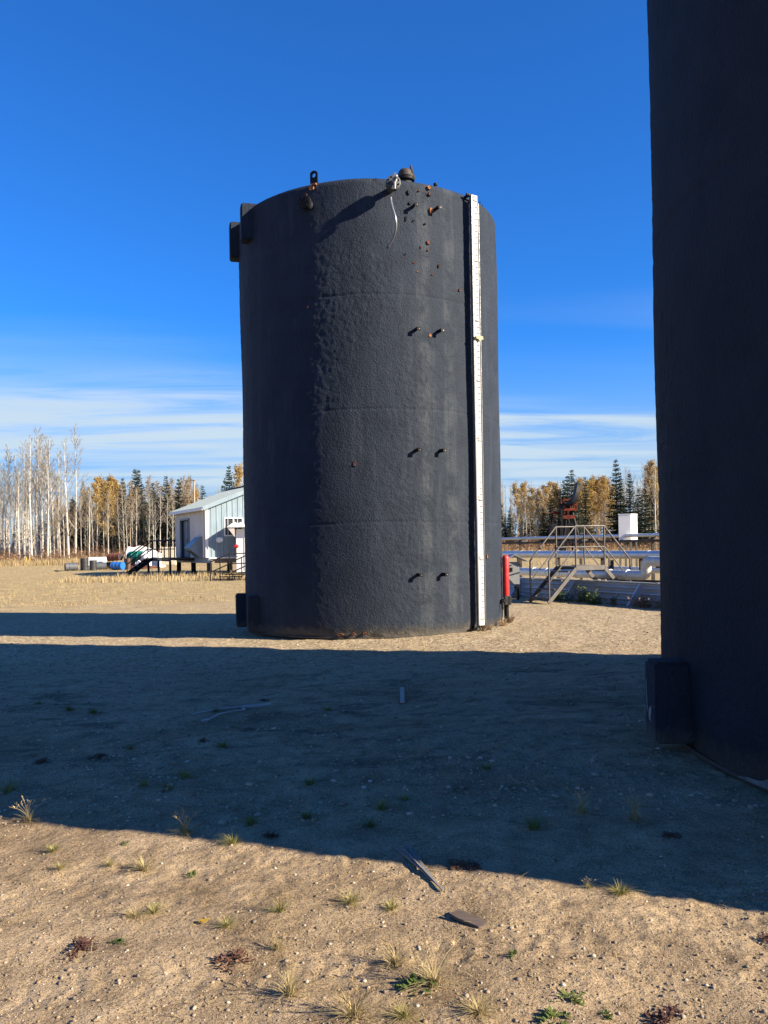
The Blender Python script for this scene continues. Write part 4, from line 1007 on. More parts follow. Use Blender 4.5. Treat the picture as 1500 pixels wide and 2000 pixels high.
# ------------------------------------------------------------------ scrap left of the building
M_bk = simple('black_drum_paint', (0.02, 0.021, 0.024), (0.035, 0.035, 0.036), 5, 0.5)
M_rustd = simple('rusted_drum', (0.22, 0.075, 0.04), (0.13, 0.045, 0.028), 5, 0.8, bmp=0.2)
M_rustd2 = simple('brown_rusted_drum', (0.12, 0.065, 0.045), (0.07, 0.04, 0.03), 5, 0.8, bmp=0.2)
M_blue = simple('blue_plastic', (0.02, 0.15, 0.48), (0.015, 0.11, 0.36), 4, 0.4)
M_teal = simple('green_tank_paint', (0.01, 0.20, 0.13), (0.01, 0.15, 0.10), 3, 0.45)
M_cream = simple('cream_board', (0.62, 0.56, 0.42), (0.52, 0.46, 0.33), 4, 0.7)
M_greyd = simple('grey_drum', (0.10, 0.11, 0.12), (0.07, 0.075, 0.08), 5, 0.55)
def drum(name, label, x, y, Y, axis, mat, endmat=None, r=0.29, h=0.88, zoff=None, open_end=False):
    c = px(x, y, Y); g_ = gz(c.x, c.y); ax = Vector(axis).normalized()
    zc_ = (g_ + r if abs(ax.z) < 0.5 else g_) if zoff is None else zoff
    base = Vector((c.x, c.y, zc_))
    if abs(ax.z) < 0.5: base = base - ax * h / 2
    o = thing(name, (c.x, c.y, g_), label, 'barrel')
    prof = [(r * 0.97, 0.0), (r, 0.012), (r, 0.03), (r * 0.97, 0.04), (r * 0.97, h * 0.32), (r * 1.02, h * 0.335), (r * 0.97, h * 0.35), (r * 0.97, h * 0.65), (r * 1.02, h * 0.665), (r * 0.97, h * 0.68), (r * 0.97, h - 0.04), (r, h - 0.03), (r, h - 0.002), (r * 0.97, h)]
    b = MB(); b.lathe(prof, base, ax, 20); b.build('drum_body', mat, o)
    for (hh, sg_) in ((h, 1), (0, -1)):
        b = MB(); b.lathe([(r * 0.90, 0.0), (r * 0.90, 0.010)], base + ax * (hh + (0.001 if sg_ > 0 else -0.011)), ax, 20); b.build('drum_head', endmat or mat, o)
    return o
drum('barrel', 'dark barrel lying on its side with rusty end, leftmost of the scrap', 139, 1107, 62, (0.85, 0.5, 0), M_greyd, M_rustd, r=0.30)
drum('barrel', 'tall black barrel standing upright, left one of the pair', 165, 1110, 63, (0, 0, 1), M_bk, r=0.31, h=0.90)
drum('barrel', 'shorter black barrel standing upright, right one of the pair', 182, 1110, 62, (0, 0, 1), M_bk, r=0.27, h=0.74)
drum('barrel', 'charcoal barrel lying behind the upright black pair', 196, 1104, 64, (0.9, 0.3, 0), M_greyd, r=0.27)
drum('barrel', 'rusty red barrel lying on top of the scrap heap', 224, 1089, 65, (0.93, -0.36, 0.05), M_rustd, M_bk, r=0.30, h=1.15, zoff=px(224, 1088, 65).z)
drum('barrel', 'brown rusted barrel under the rusty red one', 212, 1102, 65.3, (0.9, 0.3, 0), M_rustd2, r=0.28)
drum('barrel', 'bright blue plastic barrel lying in front of the scrap heap', 230, 1104, 62, (0.94, -0.34, 0), M_blue, r=0.31, h=0.92)
drum('barrel', 'rusted barrel standing upright beside the blue one', 250, 1106, 62.4, (0, 0, 1), M_rustd2, r=0.28, h=0.85)
def slab(name, label, cat, x0, x1, y0, y1, Y, depth, mat, rz=0.0, bev=0.03):
    a = px(x0, y1, Y); c = px(x1, y0, Y); w_ = c.x - a.x; g_ = gz((a.x + c.x) / 2, Y)
    b = MB(); b.box(((a.x + c.x) / 2, Y + depth / 2, (a.z + c.z) / 2), (w_, depth, c.z - a.z), rz)
    o = b.build(name, mat, None, bevel=bev); return tag(o, label, cat)
# flat deck trailer carrying the green tank
ty = 63.2; ta = px(243, 1108, ty).x; tb_ = px(296, 1108, ty).x; tz = px(270, 1107, ty).z; tg = gz(ta, ty)
trl = thing('flat_trailer', ((ta + tb_) / 2, ty, tg), 'low rusty flat deck trailer under the green tank', 'trailer')
b = MB(); b.box(((ta + tb_) / 2, ty + 0.6, tz), (tb_ - ta, 1.3, 0.10)); b.build('deck', M_rustd2, trl)
b = MB(); b.bar((ta, ty - 0.06, tz - 0.08), (tb_ + 0.5, ty - 0.06, tz - 0.08), 0.06, 0.12); b.build('side_rail', M_rustd, trl)
for xx in (ta + 0.35, ta + 1.3):
    b = MB(); b.lathe([(0.08, -0.08), (0.17, -0.08), (0.17, 0.08), (0.08, 0.08)], (xx, ty + 0.05, tg + 0.17), (0, 1, 0), 16); b.build('wheel', M_black, trl)
b = MB(); b.bar((ta + 0.02, ty, tz), (ta + 0.02, ty, tz + 0.8), 0.06, 0.06); b.bar((tb_ - 0.8, ty, tz), (tb_ - 0.8, ty, tz + 1.0), 0.06, 0.06); b.build('stake', M_rustd2, trl)
# green tank, domed white end
gy = 64.6; gc = px(270, 1087, gy)
gt = thing('plastic_tank', (gc.x, gy, gz(gc.x, gy)), 'green cylindrical tank with white domed end lying on the trailer', 'tank')
b = MB(); ax = Vector((0.95, -0.3, 0)).normalized(); b.lathe([(0.03, -0.95), (0.30, -0.88), (0.40, -0.72), (0.42, -0.5), (0.42, 0.55)], gc, ax, 22); b.build('tank_body', M_teal, gt)
b = MB(); b.lathe([(0.425, 0.55), (0.425, 0.80), (0.38, 0.93), (0.25, 1.02), (0.02, 1.05)], gc, ax, 22); b.build('white_end', M_white, gt)
for f in (-0.4, 0.1):
    b = MB(); b.lathe([(0.425, f), (0.44, f + 0.01), (0.44, f + 0.06), (0.425, f + 0.07)], gc, ax, 22); b.build('strap', M_teal, gt)
for f in (-0.5, 0.4):
    b = MB(); q = gc + ax * f; b.box((q.x, q.y, (tz + q.z - 0.36) / 2 + 0.02), (0.2, 0.7, max(0.06, q.z - 0.34 - tz))); b.build('cradle', M_rustd2, gt)
# jagged pile of broken white fibreglass
wy = 67.5
wpts = [(246, 1094), (245, 1077), (250, 1067), (262, 1069), (273, 1065), (290, 1069), (306, 1076), (308, 1094)]
wp = [px(x, y, wy) for x, y in wpts]
wht = thing('fibreglass_shell', (wp[0].x, wy, gz(wp[0].x, wy)), 'broken white fibreglass shell heaped behind the green tank', 'shell')
K = len(wp)
for j in range(4):
    b = MB(); dy = j * 0.42; s = 1 - 0.13 * j
    cen = sum(wp, Vector()) / K
    lo = [Vector((p_.x, p_.y + dy, gz(p_.x, wy) if i in (0, K - 1) else p_.z - 0.10 * j)) for i, p_ in enumerate(wp)]
    b.prism([cen + (p_ - cen) * 1.0 for p_ in lo], (0.12 * (j - 1), 0.38, -0.06)); b.build('shell_piece', M_white, wht, bevel=0.03)
slab('storage_tote', 'low white plastic tote behind the upright black barrels', 'tote', 172, 202, 1088, 1107, 65.8, 0.8, M_white)
slab('packing_box', 'cream plywood box standing behind the stair railing', 'box', 316, 343, 1068, 1104, 66, 0.9, M_cream)
for i, (x0, x1, y0, y1, mt, lb) in enumerate([(264, 274, 1094, 1106, M_white, 'small white jug standing on the trailer, left one'), (277, 285, 1092, 1106, M_greyd, 'small grey canister standing on the trailer between white jugs'), (286, 294, 1093, 1106, M_white, 'small white jug standing on the trailer, right one')]):
    a = px(x0, y1, ty); c = px(x1, y0, ty); r = (c.x - a.x) / 2; cx_ = (a.x + c.x) / 2; b = MB(); h = c.z - tz - 0.05
    b.lathe([(r * 0.9, 0), (r, 0.03), (r, h * 0.7), (r * 0.7, h * 0.85), (r * 0.3, h * 0.9), (r * 0.3, h)], (cx_, ty + 0.25, tz + 0.051), (0, 0, 1), 14); tag(b.build('plastic_jug', mt), lb, 'jug')
for i, (x, y, lb) in enumerate([(51, 1091, 'short yellow marker stake near the bare trees, left one'), (58, 1090, 'short yellow marker stake near the bare trees, right one')]):
    c = px(x, y, 95); b = MB(); g_ = gz(c.x, 95); b.tube([(c.x, 95, g_ - 0.1), (c.x, 95, g_ + 0.9)], 0.05, 8); b.lathe([(0.05, 0), (0.05, 0.02), (0.01, 0.07)], (c.x, 95, g_ + 0.9)); tag(b.build('marker_stake', simple('yellow_stake_paint%d' % i, (0.6, 0.42, 0.06), (0.5, 0.34, 0.05))), lb, 'stake')
c = px(113, 1115, 60); b = MB(); g_ = gz(c.x, 60); b.bar((c.x - 0.25, 60, g_ + 0.10), (c.x + 0.25, 60.2, g_ + 0.03), 0.35, 0.05); b.bar((c.x - 0.2, 60.1, g_ + 0.02), (c.x + 0.1, 60.1, g_ + 0.04), 0.3, 0.04); tag(b.build('scrap_plate', M_bk), 'bent dark scrap plate lying on the grass left of the barrels', 'scrap')

# ------------------------------------------------------------------ trees
def rot_about(v, axis, ang): return Quaternion(axis, ang) @ v
def make_aspen(name, seed, H, bare, leafmat, barkmat, leaves=700, cstart=0.45, spread=1.0):
    rg = random.Random(seed); root = bpy.data.objects.new(name, None); COL.objects.link(root)
    tr = MB(); tw = MB(); lv = MB()
    n = 11; path = []; x = y = 0.0; lx, ly = rg.uniform(-.03, .03), rg.uniform(-.02, .02); ph = rg.uniform(0, 6)
    for i in range(n + 1):
        f = i / n
        path.append(Vector((lx * H * f + 0.13 * sin(f * 5 + ph) * f * 1.6, ly * H * f + 0.10 * cos(f * 4 + ph), H * f - (0.2 if i == 0 else 0))))
    r0 = 0.0085 * H * rg.uniform(0.85, 1.15)
    rad = [r0 * (1 - 0.88 * (i / n) ** 1.1) for i in range(n + 1)]
    tr.tube(path, rad, 6)
    def at(f):
        k = min(n - 1, int(f * n)); return path[k].lerp(path[k + 1], f * n - k), rad[k] * (1 - (f * n - k)) + rad[k + 1] * (f * n - k)
    nb = 46 if bare else 40
    tips = []
    for j in range(nb):
        f = cstart + (0.985 - cstart) * (j + rg.random()) / nb
        if rg.random() < 0.12: f = rg.uniform(0.15, cstart)
        p, r = at(f); az = rg.uniform(0, 2 * pi); el = R(rg.uniform(25, 62))
        L = spread * H * (0.155 * (1 - f) ** 0.7 + 0.03) * rg.uniform(0.6, 1.15)
        d = Vector((cos(az) * cos(el), sin(az) * cos(el), sin(el)))
        pts = [p]; dd = d.copy()
        for s in range(3):
            dd = (dd + Vector((rg.uniform(-.2, .2), rg.uniform(-.2, .2), 0.16))).normalized(); pts.append(pts[-1] + dd * L / 3)
        rb = min(r * 0.55, 0.05); (tr if j % 3 == 0 else tw).tube(pts, [rb, rb * 0.65, rb * 0.4, rb * 0.15], 4, cap=False)
        for s in range(11):
            q = pts[1 + s % 3].lerp(pts[min(3, 2 + s % 3)], rg.random()); a2 = (dd + Vector((rg.uniform(-.9, .9), rg.uniform(-.9, .9), rg.uniform(-.2, .8)))).normalized()
            l2 = L * rg.uniform(0.18, 0.42); e = q + a2 * l2; mid_ = q.lerp(e, 0.5) + Vector((rg.uniform(-.04, .04), rg.uniform(-.04, .04), 0.03))
            tw.tube([q, mid_, e], [0.017, 0.013, 0.007], 3, cap=False); tips.append((q, e))
    if not bare:
        for k in range(leaves):
            q, e = tips[rg.randrange(len(tips))]
            c = q.lerp(e, rg.uniform(0.2, 1.25)) + Vector((rg.gauss(0, .2), rg.gauss(0, .2), rg.gauss(0, .2)))
            a = Vector((rg.uniform(-1, 1), rg.uniform(-1, 1), rg.uniform(-1, 1))).normalized(); b_ = a.orthogonal().normalized(); s = rg.uniform(0.07, 0.14)
            c2 = a.cross(b_)
            lv.add([c - b_ * s, c + c2 * s * 0.8 - b_ * 0.2 * s, c + b_ * s, c - c2 * s * 0.8 + b_ * 0.1 * s], [(0, 1, 2, 3)])
    t = tr.build('trunk', barkmat, root, local=True); t.data.name = name + '_trunk'
    if not bare:
        c = lv.build('crown', leafmat, root, smooth=False, local=True); w = tw.build('branches', M_twig, root, local=True); w['kind'] = 'stuff'
    else: w = tw.build('crown', M_twig, root, local=True)
    return root
def make_spruce(name, seed, H, wide=0.17, sparse=1.0):
    rg = random.Random(seed); root = bpy.data.objects.new(name, None); COL.objects.link(root)
    tr = MB(); tr.tube([(0, 0, -0.2), (0.02 * H * 0.2, 0, H * 0.5), (0, 0, H)], [0.011 * H, 0.007 * H, 0.008], 7)
    lv = MB(); nw = int(H * 2.6)
    for i in range(nw):
        f = 0.09 + 0.90 * (i + rg.uniform(-.3, .3)) / nw
        L0 = wide * H * ((1 - f) ** 0.8) * (0.9 if f > 0.2 else 0.55 + 2 * f) + 0.12
        nbr = int((7 + 4 * (1 - f)) * sparse)
        a0 = rg.uniform(0, 6.28)
        for j in range(nbr):
            if rg.random() < 0.1: continue
            az = a0 + 2 * pi * j / nbr + rg.uniform(-.25, .25); L = L0 * rg.uniform(0.62, 1.15)
            d = Vector((cos(az), sin(az), 0)); sd_ = Vector((-sin(az), cos(az), 0))
            slope = 0.55 * f - 0.42 + rg.uniform(-.08, .08); seg = max(3, int(L / 0.28)); p = Vector((0, 0, H * f + rg.uniform(-.1, .1)))
            for s in range(seg):
                u0, u1 = s / seg, (s + 1) / seg
                za, zb_ = slope * L * u0 + 0.22 * L * u0 * u0, slope * L * u1 + 0.22 * L * u1 * u1
                q0 = p + d * (L * u0) + Vector((0, 0, za)); q1 = p + d * (L * u1) + Vector((0, 0, zb_))
                w = L * 0.27 * (1 - u0 * 0.7) * rg.uniform(0.7, 1.2) + 0.03
                # a pair of side sprays and a hanging one: jagged, with gaps
                for sg_ in (-1, 1):
                    e = q1 + sd_ * sg_ * w + d * w * 0.55 - Vector((0, 0, w * rg.uniform(0.15, 0.55)))
                    lv.add([q0, q0.lerp(q1, 0.75), e], [(0, 1, 2)])
                if rg.random() < 0.75:
                    e = q0.lerp(q1, 0.5) - Vector((0, 0, 0.12 + 0.16 * rg.random() * (1 + L * 0.3))) + d * 0.08
                    lv.add([q0, q1, e], [(0, 1, 2)])
    tr.build('trunk', M_sprbark, root, local=True); lv.build('crown', M_needle, root, smooth=False, local=True)
    return root
bares = [make_aspen('bare_aspen', 100 + i, 20.0, True, None, M_aspbark, cstart=0.50) for i in range(5)]
golds = [make_aspen('golden_aspen', 200 + i, 15.0, False, M_leafgold, M_aspbark2, leaves=2300, cstart=0.48, spread=1.25) for i in range(4)]
tans = [make_aspen('tan_aspen', 300 + i, 14.5, False, M_leafbrown, M_aspbark2, leaves=520, cstart=0.48, spread=1.1) for i in range(4)]
spruces = [make_spruce('spruce_tree', 400 + i, 15.0, 0.145 + 0.017 * i, 1.35) for i in range(5)]
used = set()
def place_tree(protos, i, x, ytop, Y, label, cat, group=None, baseH=15.0, wide=1.0, rg=random.Random(77)):
    p = protos[i % len(protos)]
    o = p if p.name not in used and not used.add(p.name) else copy_tree(p)
    base = px(x, 1090, Y); g_ = gz(base.x, Y); top_ = px(x, ytop, Y).z
    bx_ = px(x, 1085, Y).x
    s = (top_ - g_) / baseH
    o.location = (bx_, Y, g_); o.scale = (s * wide, s * wide, s); o.rotation_euler = (0, 0, rg.uniform(0, 6.28))
    return tag(o, label, cat, group)
rg = random.Random(5)
# tall leafless aspens at the left
for i, (x, yt) in enumerate([(6, 905), (14, 880), (24, 872), (33, 892), (44, 862), (52, 874), (62, 852), (70, 858), (76, 846), (84, 838), (90, 862), (97, 870), (106, 855), (112, 880), (-8, 880), (-22, 870), (38, 905), (57, 900), (80, 890), (-35, 900), (2, 925), (18, 930), (29, 915), (48, 925), (66, 905), (73, 920), (94, 900), (102, 915), (118, 925), (125, 940), (10, 950), (35, 945), (60, 940), (88, 935)]):
    place_tree(bares, i, x, yt, 112 + rg.uniform(0, 16), 'tall bare white aspen in the leafless left clump', 'aspen', 'bare aspens clumped at the left edge', 20.0, 1.0)
place_tree(bares, 1, 133, 858, 112, 'tall bare white aspen standing apart, left one of the lone pair', 'aspen', None, 20.0)
place_tree(bares, 3, 148, 834, 113, 'tallest bare white aspen standing apart, right one of the lone pair', 'aspen', None, 20.0)
# mixed wood in the middle left
for i in range(58):
    x = 95 + i * 5.15 + rg.uniform(-5, 5); gold = (178 < x < 240) or (x > 385)
    yt = 945 + rg.uniform(-12, 16) if x > 160 else 985 + rg.uniform(-12, 20)
    place_tree(golds if gold and rg.random() < 0.75 else tans, i, x, yt, rg.uniform(118, 142), 'thin tan leaved aspen left of the middle tank', 'aspen', 'thin aspens left of the middle tank', 15.0 if gold else 14.5)
for i in range(19):
    x = 162 + i * 9.6 + rg.uniform(-5, 5)
    place_tree(bares, i, x, 955 + rg.uniform(-10, 30), rg.uniform(112, 122), 'slender pale aspen fronting the left mixed wood', 'aspen', 'pale slender aspens at the wood edge', 20.0, 0.85)
for i, (x, yt, wd, lb) in enumerate([(164, 935, 0.8, 'narrow dark spruce just right of the lone bare aspen pair'), (242, 929, 0.9, 'slim spruce among golden aspens left of the tall double spruce'), (266, 911, 1.0, 'left tip of the tallest double spruce left of the building'),
        (273, 913, 0.95, 'right tip of the tallest double spruce left of the building'), (301, 940, 0.85, 'thin grey spruce between the double spruce and the building spruces'), (327, 926, 1.15, 'full dark spruce rising directly left above the building roof'), (351, 931, 1.0, 'dark spruce above the low end of the building roof'),
        (367, 934, 0.9, 'small spruce beside the utility pole'), (450, 905, 1.0, 'tall spruce above the building ridge beside the tank'), (437, 945, 0.9, 'low spruce tip just above the building roof by the tank')]):
    place_tree(spruces, i, x, yt, 122 + rg.uniform(-4, 8), lb, 'spruce', None, 15.0, wd)
for i in range(20):
    x = 125 + i * 15 + rg.uniform(-8, 8)
    place_tree(spruces, i + 2, x, (962 if x > 225 else 985) + rg.uniform(-18, 22), 130 + rg.uniform(0, 12), 'low dark spruce half hidden in the left wood', 'spruce', 'low spruces inside the left wood', 15.0, 1.25)
place_tree(golds, 1, 471, 912, 118, 'bright yellow aspen between the tall spruce and the middle tank', 'aspen', None, 15.0, 1.1)
# right hand wood
for i, (x, yt) in enumerate([(1012, 948), (1022, 946), (1031, 950), (1043, 955), (1052, 952), (1063, 948), (1073, 946), (1083, 946), (1092, 950), (1126, 942), (1136, 938), (1150, 940), (1158, 936), (1166, 938), (1176, 935), (1184, 938), (1192, 940), (1268, 912), (1276, 906), (1284, 908), (1295, 905), (1000, 985), (1006, 1000), (1017, 955), (1037, 948), (1058, 958), (1068, 952), (1088, 958), (1098, 960), (1110, 955), (1131, 950), (1143, 948), (1162, 945), (1171, 942), (1197, 955), (1290, 915)]):
    nearg = x > 1120 and x < 1200
    place_tree(golds if (nearg or rg.random() < 0.5) else tans, i, x, yt, rg.uniform(122, 150), 'golden aspen between the two black tanks', 'aspen', 'golden aspens between the tanks', 15.0 if True else 14.5)
for i, (x, yt) in enumerate([(1222, 915), (1232, 918), (1242, 925), (1255, 905), (1262, 912), (1272, 903), (1282, 900), (1030, 975), (1050, 985), (1075, 980), (1180, 960), (1292, 906)]):
    place_tree(bares, i, x, yt, rg.uniform(118, 132), 'nearly bare pale aspen between the two tanks', 'aspen', 'bare aspens between the tanks', 20.0, 0.9)
for i, (x, yt, wd, lb) in enumerate([(1206, 892, 1.1, 'tallest dark spruce left of the white instrument box top'), (1232, 920, 0.95, 'grey green spruce directly behind the white instrument box'), (1119, 913, 1.15, 'broad spruce behind the pump jack head'), (1103, 935, 0.9, 'smaller spruce at the left shoulder of the pump jack'),
        (1145, 928, 0.95, 'slim spruce right of the pump jack among yellow leaves'), (1077, 972, 1.5, 'low bushy dark spruce left of the pump jack'), (1063, 990, 1.2, 'lowest dark spruce left of the pump jack'), (1262, 940, 0.9, 'slim spruce right of the white instrument box'), (1275, 950, 1.0, 'small spruce beside the shaded tank edge'), (1214, 925, 1.1, 'spruce close against the right of the tallest dark spruce'), (1110, 925, 1.1, 'spruce between the broad spruce and its smaller left neighbour'), (1250, 950, 1.1, 'dark spruce just right of the white instrument box'), (996, 995, 1.0, 'low spruce close to the right side of the middle tank'), (988, 1002, 1.0, 'lowest spruce touching the right side of the middle tank')]):
    place_tree(spruces, i + 1, x, yt, 112 + rg.uniform(0, 14), lb, 'spruce', None, 15.0, wd)

# the wood behind, one mass of thin trunks, twigs and dark conifers
def wood_mass():
    rg = random.Random(9); V = []; Fc = []
    b = MB()
    for i in range(1000):
        Y = rg.uniform(150, 215); x = rg.uniform(-0.62, 0.62) * Y
        if -0.12 < x / Y < 0.10 and rg.random() < 0.5: continue
        h = rg.uniform(9.5, 14.0) * (Y / 165); g_ = gz(x, Y)
        b.tube([(x, Y, g_ - 0.2), (x + rg.uniform(-.4, .4), Y, g_ + h)], [0.11, 0.03], 4, cap=False)
        for k in range(16):
            f = rg.uniform(0.35, 1); a = rg.uniform(0, 6.28); L = rg.uniform(0.6, 1.7) * (1.25 - f)
            p = Vector((x, Y, g_ + h * f)); e = p + Vector((cos(a) * L, sin(a) * L, L * rg.uniform(0.5, 1.3)))
            b.add([p, p + Vector((0.03, 0, 0.05)), e], [(0, 1, 2)])
            for q in range(3):
                p2 = p.lerp(e, rg.uniform(.3, 1)); e2 = p2 + Vector((rg.uniform(-.5, .5), rg.uniform(-.5, .5), rg.uniform(0, .7))); b.add([p2, p2 + Vector((0.035, 0, 0.0)), e2], [(0, 1, 2)])
    return b
wm = wood_mass().build('distant_wood', M_twig, None, smooth=False); tag(wm, 'mass of thin grey trunks and twigs deep in the wood', 'wood', kind='stuff')
def conifer_mass():
    rg = random.Random(19); b = MB()
    for i in range(420):
        Y = rg.uniform(146, 200); x = rg.uniform(-0.62, 0.62) * Y; g_ = gz(x, Y); h = rg.uniform(4, 10.0)
        for k in range(130):
            f = rg.random() ** 0.8; a = rg.uniform(0, 6.28); L = h * 0.17 * (1 - f) + 0.15
            p = Vector((x, Y, g_ + h * f)); e = p + Vector((cos(a) * L, sin(a) * L, -L * 0.3)); s = Vector((-sin(a), cos(a), 0)) * L * 0.35
            b.add([p + Vector((0, 0, .15)), e + s, e - s * 0.6 - Vector((0, 0, .12))], [(0, 1, 2)])
    return b
cm = conifer_mass().build('distant_conifers', M_needle, None, smooth=False); tag(cm, 'dark young conifers crowded deep in the wood', 'wood', kind='stuff')
def brush_mass():
    rg = random.Random(29); b = MB()
    for i in range(2200):
        Y = rg.uniform(98, 138); x = rg.uniform(-0.60, 0.60) * Y
        if Y < 106 and rg.random() < 0.6: continue
        g_ = gz(x, Y); h = rg.uniform(0.7, 2.9) * (1.25 if Y > 116 else 0.8 if Y > 106 else 0.5)
        for k in range(22):
            a = rg.uniform(0, 6.28); l = rg.uniform(0.1, 0.55) * h; p = Vector((x + rg.gauss(0, .25), Y + rg.gauss(0, .25), g_))
            e = p + Vector((cos(a) * l, sin(a) * l, h * rg.uniform(0.45, 1.0))); w = 0.02
            b.add([p - Vector((w, 0, 0)), p + Vector((w, 0, 0)), e], [(0, 1, 2)])
            if rg.random() < 0.8:
                c = p.lerp(e, rg.uniform(.5, 1)); s = rg.uniform(0.05, 0.13); d1 = Vector((rg.uniform(-1, 1), rg.uniform(-1, 1), rg.uniform(-1, 1))) * s; d2 = Vector((rg.uniform(-1, 1), rg.uniform(-1, 1), rg.uniform(-1, 1))) * s
                b.add([c - d1, c + d2, c + d1, c - d2], [(0, 1, 2, 3)])
    return b
bm_ = brush_mass().build('undergrowth', M_brush, None, smooth=False); tag(bm_, 'tangled reddish brown undergrowth along the foot of the wood', 'brush', kind='stuff')

# ------------------------------------------------------------------ grass and stones (uncountable)
def blades(name, pts, hts, mat, seed, per=4, lean=0.5, wid=0.012, label='', cat='grass'):
    rs = np.random.RandomState(seed); n = len(pts) * per
    P = np.repeat(pts, per, 0) + np.concatenate([rs.normal(0, 0.35, (n, 2)) * np.repeat(hts, per)[:, None], np.zeros((n, 1))], 1)
    h = np.repeat(hts, per) * rs.uniform(0.5, 1.15, n); a = rs.uniform(0, 6.28, n); l = rs.uniform(0.1, lean, n) * h
    w = np.repeat(np.clip(hts * 0.05, wid * 0.5, wid * 3), per) * rs.uniform(0.6, 1.3, n)
    d = np.stack([np.cos(a), np.sin(a), np.zeros(n)], 1); b2 = rs.uniform(0, 6.28, n); sdir = np.stack([np.cos(b2), np.sin(b2), np.zeros(n)], 1)
    mid = P + d * (l * 0.3)[:, None] + np.array([0, 0, 1]) * (h * 0.6)[:, None]
    tip = P + d * l[:, None] + np.array([0, 0, 1]) * h[:, None]
    V = np.stack([P - sdir * w[:, None], P + sdir * w[:, None], mid + sdir * (w * 0.6)[:, None], mid - sdir * (w * 0.6)[:, None], tip], 1).reshape(-1, 3)
    i0 = np.arange(n)[:, None] * 5
    F = np.concatenate([i0 + np.array([[0, 1, 2]]), i0 + np.array([[0, 2, 3]]), i0 + np.array([[3, 2, 4]])], 0)
    o = np_obj(name, V, F, mat, smooth=False); return tag(o, label, cat, kind='stuff')
def clear(x, y):
    return ((x - C1[0]) ** 2 + (y - C1[1]) ** 2 > (R1 + 0.15) ** 2) & ((x - C2[0]) ** 2 + (y - C2[1]) ** 2 > (R2 + 0.1) ** 2)
rs = np.random.RandomState(3)
n = 26000
Y = 24 * (95 / 24.) ** rs.rand(n); X = (rs.rand(n) * 1.36 - 0.72) * Y
keep = (vnoise(X / 2.5, Y / 4, 31) + 0.35 * vnoise(X / .7, Y / 1.2, 32) > -0.12 - 0.3 * sstep(30, 60, Y)) & clear(X, Y)
X, Y = X[keep], Y[keep]; hh = rs.uniform(0.04, 0.13, len(X)) * (1 + 0.6 * sstep(45, 90, Y))
tall = (np.abs(X + 10) < 5.5) & (np.abs(Y - 43) < 5) | ((vnoise(X / 6, Y / 6, 33) > 0.28) & (Y > 55)); hh = np.where(tall, hh * 3.0, hh)
blades('dry_turf', np.stack([X, Y, gbase(X, Y) - 0.01], 1), hh, M_straw, 8, per=4, label='short dry straw coloured turf over the far yard')
n = 5200; Y = rs.uniform(88, 108, n); X = rs.uniform(-0.62, 0.60, n) * Y
blades('tall_dry_grass', np.stack([X, Y, gbase(X, Y) - 0.02], 1), rs.uniform(0.3, 0.9, n), M_straw, 18, per=6, wid=0.02, label='tall pale dry grass along the edge of the wood')
n = 3600; Y = 11.2 * (25 / 11.2) ** rs.rand(n); X = (rs.rand(n) * 1.3 - 0.62) * Y
keep = clear(X, Y) & (vnoise(X / 1.2, Y / 1.6, 41) > 0.02); X, Y = X[keep], Y[keep]
Zs = np.array([gsurf(a, c) for a, c in zip(X, Y)])
blades('yard_stubble', np.stack([X, Y, Zs - 0.003], 1), rs.uniform(0.015, 0.06, len(X)), M_straw, 28, per=5, lean=1.2, wid=0.006, label='thin dry stubble scattered over the gravel yard')
n = 2600; Y = 2.2 * (12 / 2.2) ** rs.rand(n); X = (rs.rand(n) * 1.3 - 0.65) * Y
keep = clear(X, Y) & (vnoise(X * .9, Y * .9, 43) + 0.5 * rs.rand(n) > 0.2); X, Y = X[keep], Y[keep]; n = len(X)
Zs = np.array([gsurf(a, c) for a, c in zip(X, Y)]); L = rs.uniform(0.012, 0.07, n); a = rs.uniform(0, 6.28, n)
d = np.stack([np.cos(a), np.sin(a), rs.uniform(-.1, .35, n)], 1) * L[:, None]; w = np.stack([-np.sin(a), np.cos(a), np.zeros(n)], 1) * 0.0014; p = np.stack([X, Y, Zs + 0.003], 1)
m_ = p + d * 0.5 + np.stack([np.zeros(n), np.zeros(n), 0.08 * L], 1)
V = np.stack([p - w, p + w, m_ + w, m_ - w, p + d + w * .5, p + d - w * .5], 1).reshape(-1, 3); i0 = np.arange(n)[:, None] * 6
tag(np_obj('straw_litter', V, np.concatenate([i0 + np.array([[0, 1, 2, 3]]), i0 + np.array([[3, 2, 4, 5]])], 0), M_straw, smooth=False), 'bits of broken straw littering the near ground', 'litter', kind='stuff')
